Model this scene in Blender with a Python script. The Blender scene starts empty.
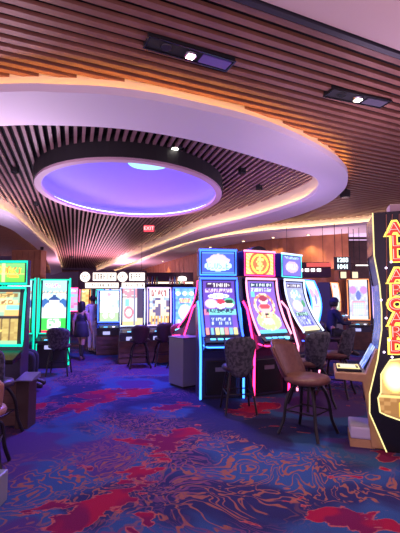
import bpy, bmesh, random
from math import *
from mathutils import Vector, Matrix
random.seed(7)
C = bpy.context.scene.collection
SC = bpy.context.scene
R = radians
F = 395.0; H = 1.5; PITCH = atan(30.5/F)

# ------------------------------------------------------------------ placing
def ray(px, py):
    a = px-200; b = 266.5-py
    return (a, F*cos(PITCH)-b*sin(PITCH), F*sin(PITCH)+b*cos(PITCH))
def at_z(px, py, z):
    r = ray(px, py); t = (z-H)/r[2]
    return (r[0]*t, r[1]*t)
def fl(px, py): return at_z(px, py, 0)

# ------------------------------------------------------------------ materials
MATS = {}
def mat(name, col, rough=.5, metal=0, em=None, st=0, noise=None, spec=.5, coat=0):
    if name in MATS: return MATS[name]
    m = bpy.data.materials.new(name); m.use_nodes = True
    nt = m.node_tree; b = nt.nodes['Principled BSDF']
    b.inputs['Base Color'].default_value = (*col, 1)
    b.inputs['Roughness'].default_value = rough
    b.inputs['Metallic'].default_value = metal
    b.inputs['Specular IOR Level'].default_value = spec
    b.inputs['Coat Weight'].default_value = coat
    if em:
        b.inputs['Emission Color'].default_value = (*em, 1)
        b.inputs['Emission Strength'].default_value = st
    if noise:
        sc, amt, col2 = noise
        tc = nt.nodes.new('ShaderNodeTexCoord')
        n = nt.nodes.new('ShaderNodeTexNoise'); n.inputs['Scale'].default_value = sc
        n.inputs['Detail'].default_value = 4
        nt.links.new(tc.outputs['Object'], n.inputs['Vector'])
        mx = nt.nodes.new('ShaderNodeMix'); mx.data_type = 'RGBA'
        rp = nt.nodes.new('ShaderNodeValToRGB')
        rp.color_ramp.elements[0].position = .42; rp.color_ramp.elements[1].position = .58
        nt.links.new(n.outputs['Fac'], rp.inputs['Fac'])
        nt.links.new(rp.outputs['Color'], mx.inputs[0])
        mx.inputs[6].default_value = (*col, 1); mx.inputs[7].default_value = (*col2, 1)
        nt.links.new(mx.outputs[2], b.inputs['Base Color'])
        if amt:
            bp = nt.nodes.new('ShaderNodeBump'); bp.inputs['Strength'].default_value = amt
            nt.links.new(n.outputs['Fac'], bp.inputs['Height'])
            nt.links.new(bp.outputs['Normal'], b.inputs['Normal'])
    MATS[name] = m
    return m
def glow(name, col, st): return mat('glow_'+name, (.02, .02, .02), .4, em=col, st=st)

def screen_mat(st):
    k = 'screen_%g' % st
    if k in MATS: return MATS[k]
    m = bpy.data.materials.new(k); m.use_nodes = True
    nt = m.node_tree; b = nt.nodes['Principled BSDF']
    b.inputs['Base Color'].default_value = (.01, .01, .012, 1); b.inputs['Roughness'].default_value = .25
    at = nt.nodes.new('ShaderNodeAttribute'); at.attribute_name = 'Col'
    nt.links.new(at.outputs['Color'], b.inputs['Emission Color'])
    b.inputs['Emission Strength'].default_value = st
    MATS[k] = m
    return m

def carpet_mat():
    m = bpy.data.materials.new('carpet'); m.use_nodes = True
    nt = m.node_tree; N = nt.nodes; L = nt.links; b = N['Principled BSDF']
    b.inputs['Roughness'].default_value = .95; b.inputs['Specular IOR Level'].default_value = .08
    tc = N.new('ShaderNodeTexCoord')
    def math_(op, a, bb=None, c=None):
        n = N.new('ShaderNodeMath'); n.operation = op
        for i, v in enumerate((a, bb, c)):
            if v is None: continue
            if isinstance(v, (int, float)): n.inputs[i].default_value = v
            else: L.new(v, n.inputs[i])
        return n.outputs[0]
    def noise(vec, sc, det=2, dist=0.0, off=0):
        mp = N.new('ShaderNodeMapping'); mp.inputs['Location'].default_value = (off, off*.7, off*.3)
        L.new(vec, mp.inputs['Vector'])
        n = N.new('ShaderNodeTexNoise'); n.inputs['Scale'].default_value = sc
        n.inputs['Detail'].default_value = det; n.inputs['Distortion'].default_value = dist
        L.new(mp.outputs[0], n.inputs['Vector']); return n
    def warp(vec, sc, amt, off):
        n = noise(vec, sc, 2, 0, off)
        s = N.new('ShaderNodeVectorMath'); s.operation = 'SUBTRACT'; s.inputs[1].default_value = (.5, .5, .5)
        L.new(n.outputs['Color'], s.inputs[0])
        k = N.new('ShaderNodeVectorMath'); k.operation = 'SCALE'; k.inputs['Scale'].default_value = amt
        L.new(s.outputs[0], k.inputs[0])
        a = N.new('ShaderNodeVectorMath'); L.new(vec, a.inputs[0]); L.new(k.outputs[0], a.inputs[1])
        return a.outputs[0]
    def band(v, lo, hi):
        r = N.new('ShaderNodeMapRange'); r.inputs['From Min'].default_value = lo; r.inputs['From Max'].default_value = hi
        r.interpolation_type = 'SMOOTHSTEP'; L.new(v, r.inputs['Value']); return r.outputs[0]
    def mix(f, a, c):
        x = N.new('ShaderNodeMix'); x.data_type = 'RGBA'
        L.new(f, x.inputs[0])
        for i, v in ((6, a), (7, c)):
            if isinstance(v, tuple): x.inputs[i].default_value = (*v, 1)
            else: L.new(v, x.inputs[i])
        return x.outputs[2]
    P = tc.outputs['Object']
    w1 = warp(P, .9, .9, 3); w2 = warp(w1, 3.0, .28, 11)
    base = noise(w2, .8, 2, 0, 5).outputs['Fac']
    col = mix(band(base, .42, .50), (.035, .033, .105), (.042, .095, .23))
    col = mix(band(base, .54, .58), col, (.09, .045, .17))
    # purple mottling and dusty pink scrolls
    sq = noise(w2, 2.5, 3, .6, 23).outputs['Fac']
    ln = math_('ABSOLUTE', math_('SUBTRACT', math_('FRACT', math_('MULTIPLY', sq, 12.0)), .5))
    line = band(ln, .18, .07)
    msk = N.new('ShaderNodeAttribute'); msk.attribute_name = 'scroll'
    mk = math_('ADD', noise(w1, .5, 2, 0, 31).outputs['Fac'], math_('MULTIPLY', msk.outputs['Fac'], .25))
    col = mix(math_('MULTIPLY', line, band(mk, .52, .66)), col, (.36, .125, .08))
    sq2 = noise(w2, 3.4, 2, .8, 47).outputs['Fac']
    ln2 = math_('ABSOLUTE', math_('SUBTRACT', math_('FRACT', math_('MULTIPLY', sq2, 10.0)), .5))
    col = mix(math_('MULTIPLY', band(ln2, .2, .12), band(noise(P, .45, 2, 0, 71).outputs['Fac'], .47, .56)), col, (.20, .07, .15))
    # crimson swooshes painted into the weave
    rd = N.new('ShaderNodeAttribute'); rd.attribute_name = 'swoosh'
    wr = math_('ADD', rd.outputs['Fac'], math_('MULTIPLY', math_('SUBTRACT', noise(P, 2.3, 5, .9, 91).outputs['Fac'], .5), 1.9))
    mp2 = N.new('ShaderNodeMapping'); mp2.inputs['Scale'].default_value = (.6, 1.5, 1); mp2.inputs['Rotation'].default_value = (0, 0, -.5); L.new(w1, mp2.inputs['Vector'])
    wr = math_('ADD', wr, math_('MULTIPLY', math_('SUBTRACT', noise(mp2.outputs[0], 5.5, 3, .6, 17).outputs['Fac'], .56), 2.2))
    rfac = band(wr, .46, .54)
    rcol = mix(band(noise(w2, 1.6, 2, 0, 63).outputs['Fac'], .45, .55), (.40, .014, .05), (.20, .014, .07))
    col = mix(rfac, col, rcol)
    edge = math_('MULTIPLY', band(wr, .40, .46), math_('SUBTRACT', 1.0, band(wr, .47, .53)))
    col = mix(edge, col, (.55, .12, .09))
    # pile speckle
    sp = noise(P, 160, 2).outputs['Fac']
    hs = N.new('ShaderNodeHueSaturation'); L.new(col, hs.inputs['Color'])
    L.new(math_('ADD', math_('MULTIPLY', sp, .6), .45), hs.inputs['Value'])
    L.new(hs.outputs[0], b.inputs['Base Color'])
    bp = N.new('ShaderNodeBump'); bp.inputs['Strength'].default_value = .35; bp.inputs['Distance'].default_value = .01
    L.new(sp, bp.inputs['Height']); L.new(bp.outputs[0], b.inputs['Normal'])
    return m

# ------------------------------------------------------------------ mesh builder
class MB:
    def __init__(s): s.v = []; s.f = []; s.M = None
    def add(s, vs, fs):
        o = len(s.v); s.v += [tuple(p) for p in vs]; s.f += [tuple(i+o for i in f) for f in fs]
        return s
    def box(s, x0, x1, y0, y1, z0, z1, b=0):
        if b:
            bm = bmesh.new(); bmesh.ops.create_cube(bm, size=1)
            for v in bm.verts: v.co = ((x0+x1)/2+v.co.x*(x1-x0), (y0+y1)/2+v.co.y*(y1-y0), (z0+z1)/2+v.co.z*(z1-z0))
            bmesh.ops.bevel(bm, geom=bm.edges[:], offset=b, segments=2, affect='EDGES', profile=.6)
            return s.bm(bm)
        vs = [(x, y, z) for z in (z0, z1) for y in (y0, y1) for x in (x0, x1)]
        return s.add(vs, [(0, 2, 3, 1), (4, 5, 7, 6), (0, 1, 5, 4), (2, 6, 7, 3), (0, 4, 6, 2), (1, 3, 7, 5)])
    def bm(s, bm):
        bm.verts.index_update()
        s.add([v.co[:] for v in bm.verts], [[v.index for v in f.verts] for f in bm.faces]); bm.free(); return s
    def obox(s, a, bpt, w, z0, z1):
        """box along a-b on plan, width w"""
        a = Vector(a); b = Vector(bpt); d = (b-a).normalized(); n = Vector((-d.y, d.x))*w/2
        vs = [(*(q), z) for z in (z0, z1) for q in ((a-n)[:], (b-n)[:], (a+n)[:], (b+n)[:])]
        return s.add(vs, [(0, 2, 3, 1), (4, 5, 7, 6), (0, 1, 5, 4), (2, 6, 7, 3), (0, 4, 6, 2), (1, 3, 7, 5)])
    def tube(s, pts, r, n=8, closed=False):
        pts = [Vector(p) for p in pts]; m = len(pts)
        rs = r if isinstance(r, (list, tuple)) else [r]*m
        vs = []; up = None
        for i, p in enumerate(pts):
            a = pts[(i-1) % m] if (closed or i) else pts[i]; b = pts[(i+1) % m] if (closed or i < m-1) else pts[i]
            t = (b-a).normalized()
            if up is None: up = Vector((0, 0, 1)) if abs(t.z) < .9 else Vector((1, 0, 0))
            x = t.cross(up).normalized(); y = x.cross(t).normalized(); up = y
            vs += [p+x*cos(2*pi*k/n)*rs[i]+y*sin(2*pi*k/n)*rs[i] for k in range(n)]
        fs = []
        for i in range(m if closed else m-1):
            j = (i+1) % m
            fs += [(i*n+k, i*n+(k+1) % n, j*n+(k+1) % n, j*n+k) for k in range(n)]
        if not closed: fs += [tuple(range(n))[::-1], tuple((m-1)*n+k for k in range(n))]
        return s.add(vs, fs)
    def prism(s, poly, x0, x1):
        """poly of (y,z), extruded over x"""
        n = len(poly)
        vs = [(x0, y, z) for y, z in poly]+[(x1, y, z) for y, z in poly]
        return s.add(vs, [tuple(range(n)), tuple(range(2*n-1, n-1, -1))]+[(i, i+n, (i+1) % n+n, (i+1) % n) for i in range(n)])
    def lathe(s, prof, n=20, c=(0, 0, 0), sx=1, sy=1):
        vs = [(c[0]+r*cos(2*pi*k/n)*sx, c[1]+r*sin(2*pi*k/n)*sy, c[2]+z) for r, z in prof for k in range(n)]
        m = len(prof)
        fs = [(i*n+k, i*n+(k+1) % n, (i+1)*n+(k+1) % n, (i+1)*n+k) for i in range(m-1) for k in range(n)]
        fs += [tuple(range(n))[::-1], tuple((m-1)*n+k for k in range(n))]
        return s.add(vs, fs)
    def grid(s, fn, nu, nv):
        vs = [fn(i/nu, j/nv) for j in range(nv+1) for i in range(nu+1)]
        w = nu+1
        return s.add(vs, [(j*w+i, j*w+i+1, (j+1)*w+i+1, (j+1)*w+i) for j in range(nv) for i in range(nu)])
    def closed_grid(s, fn, nu, nv):
        """fn(u,v,side) two skins joined round the rim"""
        w = nu+1; o = w*(nv+1)
        vs = [fn(i/nu, j/nv, sd) for sd in (0, 1) for j in range(nv+1) for i in range(nu+1)]
        fs = []
        for j in range(nv):
            for i in range(nu):
                a = j*w+i; fs.append((a, a+1, a+w+1, a+w)); fs.append((o+a, o+a+w, o+a+w+1, o+a+1))
        rim = [i for i in range(nu)]+[j*w+nu for j in range(nv)]+[nv*w+i for i in range(nu, 0, -1)]+[j*w for j in range(nv, 0, -1)]
        for k, a in enumerate(rim):
            b = rim[(k+1) % len(rim)]; fs.append((a, o+a, o+b, b))
        return s.add(vs, fs)
    def build(s, name, m, parent=None, smooth=False, kind=None, label=None, bevel=0):
        me = bpy.data.meshes.new(name); me.from_pydata(s.v, [], s.f); me.validate()
        bm = bmesh.new(); bm.from_mesh(me); bmesh.ops.recalc_face_normals(bm, faces=bm.faces); bm.to_mesh(me); bm.free()
        me.materials.append(m)
        o = bpy.data.objects.new(name, me); C.objects.link(o)
        if parent: o.parent = parent
        if kind: o['kind'] = kind
        if label: o['label'] = label
        if smooth:
            for p in me.polygons: p.use_smooth = True
        if bevel:
            b = o.modifiers.new('Bevel', 'BEVEL'); b.width = bevel; b.segments = 2; b.limit_method = 'ANGLE'
        return o

def thing(name, label, cat, loc=(0, 0, 0), rz=0, group=None):
    o = bpy.data.objects.new(name, None); C.objects.link(o); o.empty_display_size = .1
    o.location = loc; o.rotation_euler = (0, 0, rz); o['label'] = label; o['category'] = cat
    if group: o['group'] = group
    return o
def tag(o, label, cat, group=None):
    o['label'] = label; o['category'] = cat
    if group: o['group'] = group
    return o
def text_mesh(txt, size, ext=.004, off=0.0):
    cu = bpy.data.curves.new('t', 'FONT'); cu.body = txt; cu.size = size; cu.extrude = ext; cu.offset = off
    cu.align_x = 'CENTER'; cu.align_y = 'CENTER'
    o = bpy.data.objects.new('t', cu); C.objects.link(o)
    dg = bpy.context.evaluated_depsgraph_get(); e = o.evaluated_get(dg); me = e.to_mesh()
    vs = [v.co.copy() for v in me.vertices]; fs = [tuple(p.vertices) for p in me.polygons]
    e.to_mesh_clear(); bpy.data.objects.remove(o); bpy.data.curves.remove(cu)
    return vs, fs

# ------------------------------------------------------------------ screen painting
FONT = {'A': '01110 10001 10001 11111 10001 10001 10001', 'D': '11110 10001 10001 10001 10001 10001 11110',
 'E': '11111 10000 10000 11110 10000 10000 11111', 'F': '11111 10000 10000 11110 10000 10000 10000',
 'I': '01110 00100 00100 00100 00100 00100 01110', 'K': '10001 10010 10100 11000 10100 10010 10001',
 'N': '10001 11001 10101 10101 10011 10001 10001', 'O': '01110 10001 10001 10001 10001 10001 01110',
 'S': '01111 10000 10000 01110 00001 00001 11110', 'U': '10001 10001 10001 10001 10001 10001 01110',
 'C': '01110 10001 10000 10000 10000 10001 01110', 'L': '10000 10000 10000 10000 10000 10000 11111',
 'W': '10001 10001 10001 10101 10101 11011 10001', '$': '00100 01111 10100 01110 00101 11110 00100',
 '1': '00100 01100 00100 00100 00100 00100 01110', '0': '01110 10001 10011 10101 11001 10001 01110',
 '2': '01110 10001 00001 00110 01000 10000 11111', '3': '11110 00001 00001 01110 00001 00001 11110',
 '4': '00010 00110 01010 10010 11111 00010 00010', ' ': '00000 '*7}
def in_text(txt, u, v, x0, x1, y0, y1):
    if not (x0 <= u < x1 and y0 <= v < y1): return False
    n = len(txt)*6-1
    c = int((u-x0)/(x1-x0)*n); r = 6-int((v-y0)/(y1-y0)*7)
    ch, k = divmod(c, 6)
    if k == 5: return False
    g = FONT.get(txt[ch], FONT['O']).split()
    return g[r][k] == '1'
def hsh(a, b=0, s=0):
    x = sin(a*127.1+b*311.7+s*74.7)*43758.5453
    return x-floor(x)
def glyphs(u, v, x0, x1, y0, y1, n, seed):
    """row of unreadable small characters"""
    if not (x0 <= u < x1 and y0 <= v < y1): return False
    t = (u-x0)/(x1-x0)*n; i = int(t); fx = t-i; fy = (v-y0)/(y1-y0)
    if fx > .8: return False
    r = int(fy*3); c = int(fx/.8*3)
    return hsh(i*9+r, c, seed) > .38
def ell(u, v, cx, cy, rx, ry): return ((u-cx)/rx)**2+((v-cy)/ry)**2 < 1
def rc(u, v, x0, x1, y0, y1): return x0 <= u < x1 and y0 <= v < y1
def lerp3(a, b, t): return tuple(a[i]+(b[i]-a[i])*t for i in range(3))

def art_kids(u, v):                     # left machine of the round pod
    c = lerp3((.20, .10, .55), (.10, .05, .42), v)
    if v > .86:
        if rc(u, v, .1, .9, .87, .965): c = (.04, .02, .08)
        if in_text('FINUN', u, v, .14, .86, .88, .955): c = (.95, .9, .95)
        return c
    if rc(u, v, .08, .92, .77, .85):
        return (.75, .6, .85) if not glyphs(u, v, .1, .9, .78, .84, 9, 3) else (.2, .08, .35)
    if ell(u, v, .48, .705, .34, .05): return (.9, .88, .98) if not glyphs(u, v, .22, .74, .68, .73, 6, 5) else (.2, .5, .75)
    if ell(u, v, .24, .56, .2, .09): return (.95, .55, .8)
    if ell(u, v, .53, .6, .14, .05): return (.65, .05, .1)
    if ell(u, v, .53, .55, .17, .09): return (.98, .85, .9)
    if ell(u, v, .8, .60, .13, .04): return (.03, .06, .04)
    if ell(u, v, .8, .53, .15, .04): return (.95, .8, .75)
    if ell(u, v, .8, .57, .18, .1): return (.1, .6, .35)
    if .34 < v < .46:
        if glyphs(u, v, .06, .94, .38, .45, 8, 7): return (.03, .05, .12)
        return (.2, .62, .62) if hsh(int(u*7), 2) > .3 else (.7, .2, .4)
    if rc(u, v, .14, .84, .13, .35):
        return (.6, .75, .95) if glyphs(u, v, .2, .8, .16, .33, 9, 9) and int(v*40) % 3 else (.06, .08, .4)
    if v < .12:
        k = int(u*7); return [(.9, .3, .3), (.2, .5, .9), (.95, .8, .3), (.4, .8, .5)][k % 4] if (u*7-k) < .75 else (.05, .04, .2)
    return c
def art_dragon(u, v):                   # middle machine of the pod
    c = lerp3((.35, .16, .7), (.20, .10, .55), v)
    if v > .88:
        if rc(u, v, .08, .92, .885, .97): c = (.02, .06, .12)
        if in_text('FINUN', u, v, .12, .88, .895, .96): c = (.85, .95, 1)
        return c
    if rc(u, v, .1, .9, .80, .87): return (.55, .75, .85) if glyphs(u, v, .1, .9, .80, .87, 8, 2) else c
    d = ((u-.5)/.36)**2+((v-.52)/.22)**2
    if ell(u, v, .5, .66, .16, .06): return (.35, .05, .1)
    if ell(u, v, .5, .62, .17, .08): return (.95, .7, .75)
    if ell(u, v, .5, .5, .2, .05): return (.7, .08, .12)
    if ell(u, v, .5, .47, .24, .1): return (.9, .5, .5)
    if .7 < d < 1.2: return (.85, .7, .45) if hsh(int(u*14), int(v*20)) > .4 else (.6, .2, .15)
    e = ((u-.5)/.42)**2+((v-.22)/.16)**2
    if rc(u, v, .44, .56, .28, .38): return (.03, .03, .05)
    if e < .16: return (.95, .6, .65)
    if e < 1.1:
        return (.5, .85, .3) if hsh(int(u*16), int(v*26), 3) > .35 else (.8, .9, .6)
    if .06 < u < .2 and .68 < v < .8: return (.15, .6, .75)
    if v < .06: return (.15, .6, .85)
    return c
def art_panda(u, v):                    # right machine of the pod
    c = lerp3((.26, .25, .6), (.25, .3, .62), v)
    if v > .88:
        if rc(u, v, .08, .92, .885, .97): c = (.05, .04, .1)
        if in_text('FINUN', u, v, .12, .88, .895, .96): c = (.9, .9, 1)
        return c
    if ell(u, v, .5, .73, .3, .12): return (.25, .45, .85) if hsh(int(u*12), int(v*24)) > .4 else (.7, .75, .95)
    if ell(u, v, .45, .5, .28, .12): return (.95, .6, .8)
    if ell(u, v, .82, .55, .1, .08): return (.06, .3, .15)
    if rc(u, v, .12, .85, .30, .37): return (.05, .08, .1) if glyphs(u, v, .12, .85, .30, .37, 6, 4) else (.4, .7, .6)
    if rc(u, v, .15, .85, .1, .29): return (.5, .55, .95) if glyphs(u, v, .18, .82, .12, .28, 8, 4) else (.1, .1, .45)
    if v < .08: return (.85, .7, .4)
    return lerp3(c, (.6, .6, .9), .3*hsh(int(u*9), int(v*14)))
def art_cloud(u, v):                    # topper: lilac cloud lettering on blue
    c = (.05, .10, .62)
    if ell(u, v, .5, .72, .26, .2) or ell(u, v, .3, .62, .16, .14) or ell(u, v, .7, .62, .16, .14): c = (.62, .5, .95)
    if ell(u, v, .5, .36, .42, .24): c = (.55, .9, .98)
    if in_text('COOSTE', u, v, .16, .84, .24, .50): c = (.1, .25, .3)
    if v > .93 or v < .05: c = (.1, .3, .9)
    return c
def art_dollar(u, v):                   # topper: dollar coin
    c = (.85, .62, .12)
    d = sqrt(((u-.5)/.42)**2+((v-.5)/.62)**2)
    if d < .95: c = (.85, .10, .05)
    if d < .78: c = (.95, .78, .10)
    if d < .62: c = (.80, .16, .06)
    if in_text('$', u, v, .36, .64, .12, .88): c = (1, .9, .2)
    if d > 1 and int((u+v)*12) % 2: c = (.95, .8, .35)
    return c
def art_violet(u, v):
    c = (.14, .12, .6)
    if ell(u, v, .5, .45, .36, .3): c = (.55, .4, .9)
    if glyphs(u, v, .2, .8, .3, .6, 6, 8): c = (.9, .75, 1)
    if v > .82: c = (.4, .7, .95) if glyphs(u, v, .1, .9, .84, .96, 9, 3) else c
    return c
def art_poker(u, v):                    # left topper, green field with orange word
    c = lerp3((.12, .55, .04), (.25, .62, .16), v)
    if v > .62: c = lerp3(c, (.1, .4, .2), .6*hsh(int(u*22), int(v*16)))
    y = v+.22*(u-.5)
    if in_text('ODAKI', u, y, .50, .95, .50, .84): c = (1, .55+.3*(y-.5), .05)
    elif in_text('ODAKI', u+.012, y-.03, .50, .95, .50, .84): c = (.6, .08, .02)
    if rc(u, y, .68, .90, .30, .44) and u < .92-.9*abs(y-.37): c = (1, .42, .05)
    if ell(u, v, .22, .78, .07, .1): c = (.95, .7, .7)
    if rc(u, v, .0, 1, .40, .43) and u > .5: c = (.8, .5, .2)
    if .58 < u < .64: c = lerp3(c, (1, .9, .5), .45)
    return c
def art_fishing(u, v):                  # left main screen
    if v > .93: return (.05, .04, .03)
    if v > .5:
        if rc(u, v, .05, .95, .84, .92): return (.75, .55, .2) if glyphs(u, v, .1, .9, .85, .91, 6, 4) else (.25, .16, .05)
        if rc(u, v, .05, .95, .72, .80): return (.95, .75, .35) if not glyphs(u, v, .1, .9, .73, .79, 6, 5) else (.3, .15, .05)
        if .62 < v < .70: return (.2, .65, .6) if hsh(int(u*8), 3) > .3 else (.8, .7, .3)
        h = hsh(int(u*7), int(v*12), 2)
        return (.85, .45, .15) if h > .6 else ((.8, .65, .35) if h > .25 else (.3, .5, .35))
    if v > .455: return (.02, .02, .02)
    c = (.35, .22, .06)
    if ell(u, v, .32, .24, .36, .06): return (.9, .6, .15) if not glyphs(u, v, .05, .6, .21, .27, 6, 3) else (.4, .15, .02)
    if v < .06: return (.3, .6, .3)
    if (u*6) % 1 < .16: return (.1, .06, .02)
    return lerp3(c, (.6, .5, .15), hsh(int(u*14), int(v*22), 5)*.7)
def art_football(u, v):                 # second left screen: white figure over green
    if v > .80:
        c = (.35, .85, .85)
        if .86 < v < .93 and glyphs(u, v, .1, .75, .86, .93, 6, 3): c = (.9, .2, .5)
        return c
    if v > .74: return (.85, .5, .35) if glyphs(u, v, 0, 1, .75, .79, 10, 6) else (.15, .3, .35)
    if v < .05: return (.7, .02, .08)
    if v < .27:
        if rc(u, v, .25, .78, .08, .26): return (.9, .95, .9) if hsh(int(u*14), int(v*24)) > .3 else (.2, .6, .25)
        return (.04, .55, .06)
    if ell(u, v, .5, .42, .46, .17) or rc(u, v, .3, .7, .4, .62):
        if glyphs(u, v, .22, .8, .36, .48, 6, 12) and hsh(int(u*30), 1) > .4: return (.9, .4, .6)
        return (.92, .95, .95)
    if ell(u, v, .5, .6, .26, .09) or ell(u, v, .5, .68, .08, .05): return (.02, .06, .2)
    if ell(u, v, .12, .55, .16, .1) or ell(u, v, .88, .55, .16, .1): return (.03, .12, .35)
    return (.55, .8, .75)
def art_red_sun(u, v):
    c = lerp3((.55, .6, .6), (.75, .78, .72), v)
    if v > .72:
        if hsh(int(u*9), int(v*16), 1) > .55: c = (.75, .25, .3)
        elif int(v*20) % 2: c = (.35, .3, .3)
    d = ((u-.3)/.24)**2+((v-.34)/.17)**2
    if d < .35: return (1, .95, .9)
    if d < 1: return (.9, .2, .25)
    if .12 < u < .32 and .5 < v < .7: return (.2, .5, .6)
    if u > .72: return (.05, .04, .08) if v > .18 else (.6, .5, .3)
    if .55 < u < .62: return (.2, .2, .3)
    if v < .1: return (.75, .55, .25)
    return c
def art_gold(u, v):
    c = lerp3((.85, .6, .3), (.85, .75, .65), v)
    if v > .75: return (.35, .12, .1) if glyphs(u, v, .1, .9, .78, .95, 5, 9) else (.85, .75, .75)
    h = hsh(int(u*7), int(v*12), 4)
    if h > .72: c = (.12, .1, .2)
    elif h > .55: c = (.3, .4, .6)
    if v < .25 and int(u*12) % 2: c = (.6, .3, .1)
    return c
def art_blue_fan(u, v):
    c = (.08, .2, .85)
    for x in (.15, .5, .85):
        if ell(u, v, x, .86, .13, .06): return (.8, .95, 1)
    if rc(u, v, .2, .8, .6, .72): return (.9, .7, .4) if glyphs(u, v, .2, .8, .6, .72, 6, 3) else (.5, .2, .2)
    if ell(u, v, .5, .34, .34, .22): return (.8, .9, .7) if int(u*18) % 2 else (.4, .75, .85)
    if v < .14: return (.85, .6, .7) if int(u*8) % 2 else (.3, .4, .8)
    return lerp3(c, (.3, .7, 1), hsh(int(u*8), int(v*14), 6)*.7)
def art_pale(u, v):
    c = lerp3((.75, .85, .85), (.9, .9, .95), v)
    if v > .8: return (.8, .3, .35) if glyphs(u, v, .15, .85, .83, .93, 6, 2) else (.95, .9, .9)
    if ell(u, v, .3, .2, .14, .1) or ell(u, v, .66, .2, .14, .1): return (.95, .95, .8)
    if v < .3: return (.35, .5, .3)
    if .45 < v < .7: return lerp3(c, (.35, .6, .75), hsh(int(u*9), int(v*9)))
    return c
def art_reels(u, v):
    c = (.45, .5, .75)
    if ell(u, v, .5, .6, .14, .12): return (.15, .2, .6)
    if ell(u, v, .2, .74, .2, .1) or ell(u, v, .8, .74, .2, .1): return (.6, .3, .7)
    if rc(u, v, .14, .86, .12, .46):
        if v > .42 or u < .18 or u > .82: return (.8, .3, .45)
        return (.75, .9, .92) if (u*9) % 1 > .12 and (v*18) % 1 > .15 else (.45, .6, .75)
    if v > .85: return (.8, .8, .9)
    if v < .08: return (.9, .85, .9)
    return lerp3(c, (.75, .75, .9), hsh(int(u*10), int(v*16), 9))
def art_far(seed):
    pal = [[(.9, .35, .1), (.95, .75, .3)], [(.85, .15, .4), (.2, .6, .9)], [(.95, .85, .75), (.7, .3, .2)], [(.3, .7, .5), (.9, .9, .95)], [(.3, .25, .9), (.85, .8, 1)]]
    a, b = pal[seed % 5]
    def f(u, v):
        if v > .8 and glyphs(u, v, .1, .9, .84, .94, 5, seed): return (1, 1, .95)
        return lerp3(a, b, hsh(int(u*5), int(v*8), seed))
    return f

def paint(name, fn, art, parent, st=2.0, nu=36, nv=56, solid=.004):
    """a screen: curved grid, colour of each point from the artwork"""
    mb = MB().grid(fn, nu, nv)
    me = bpy.data.meshes.new(name); me.from_pydata(mb.v, [], mb.f)
    at = me.color_attributes.new('Col', 'FLOAT_COLOR', 'POINT')
    k = 0
    for j in range(nv+1):
        for i in range(nu+1):
            at.data[k].color = (*art(min(i/nu, .999), min(j/nv, .999)), 1); k += 1
    me.materials.append(screen_mat(st))
    o = bpy.data.objects.new(name, me); C.objects.link(o); o.parent = parent
    for p in me.polygons: p.use_smooth = True
    return o

# ------------------------------------------------------------------ common materials
black = mat('black_gloss', (.012, .012, .015), .25)
blackm = mat('black_matte', (.015, .014, .016), .7)
dark = mat('dark_cabinet', (.05, .042, .085), .3)
grey = mat('grey_cabinet', (.22, .2, .24), .4, metal=.3)
chrome = mat('chrome', (.6, .6, .65), .2, metal=1)
tan = mat('tan_laminate', (.50, .29, .13), .5, noise=(9, 0, (.44, .25, .11)))
leather = mat('brown_leather', (.17, .065, .05), .42, noise=(30, .1, (.14, .05, .04)))
leather2 = mat('dark_leather', (.055, .03, .035), .45, noise=(30, .1, (.045, .025, .03)))
floral = mat('floral_fabric', (.035, .033, .045), .8, noise=(26, .15, (.11, .10, .12)))
legm = mat('dark_leg', (.025, .02, .022), .35, metal=.5)
brownwood = mat('brown_wood', (.16, .07, .05), .5, noise=(6, 0, (.11, .05, .04)))

# ------------------------------------------------------------------ setting: floor
def in_poly(x, y, P):
    r = False; j = len(P)-1
    for i in range(len(P)):
        if (P[i][1] > y) != (P[j][1] > y) and x < (P[j][0]-P[i][0])*(y-P[i][1])/(P[j][1]-P[i][1])+P[i][0]: r = not r
        j = i
    return r
def seg_d(x, y, a, b):
    dx, dy = b[0]-a[0], b[1]-a[1]; t = max(0, min(1, ((x-a[0])*dx+(y-a[1])*dy)/(dx*dx+dy*dy+1e-9)))
    return hypot(x-a[0]-t*dx, y-a[1]-t*dy)
SW = [[(45, 540), (60, 512), (85, 497), (120, 486), (148, 484), (135, 500), (112, 512), (100, 540)],
      [(100, 492), (122, 478), (150, 462), (158, 447), (140, 446), (128, 441), (160, 439), (175, 428), (200, 424), (205, 430), (180, 440), (162, 468), (135, 484)],
      [(128, 530), (132, 508), (142, 488), (158, 478), (152, 500), (146, 530)],
      [(8, 520), (30, 508), (52, 503), (50, 512), (24, 524)],
      [(36, 420), (65, 404), (100, 398), (118, 400), (90, 408), (60, 414)],
      [(70, 398), (100, 390), (150, 388), (160, 394), (110, 398)],
      [(305, 512), (320, 502), (352, 506), (388, 516), (392, 528), (360, 530), (322, 524)],
      [(372, 452), (392, 448), (396, 462), (380, 470)],
      [(4, 415), (40, 408), (66, 398), (40, 404), (8, 408)],
      [(225, 412), (260, 402), (285, 405), (250, 416)],
      [(60, 470), (78, 466), (82, 472), (64, 475)],
      [(150, 408), (180, 402), (200, 404), (170, 412)]]
SW = [[fl(*q) for q in P] for P in SW]
SCR = [fl(*q) for q in [(150, 540), (160, 500), (170, 460), (185, 440), (230, 430), (270, 450), (330, 455), (345, 470), (400, 480), (400, 500), (300, 500), (250, 520), (200, 540)]]
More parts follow.
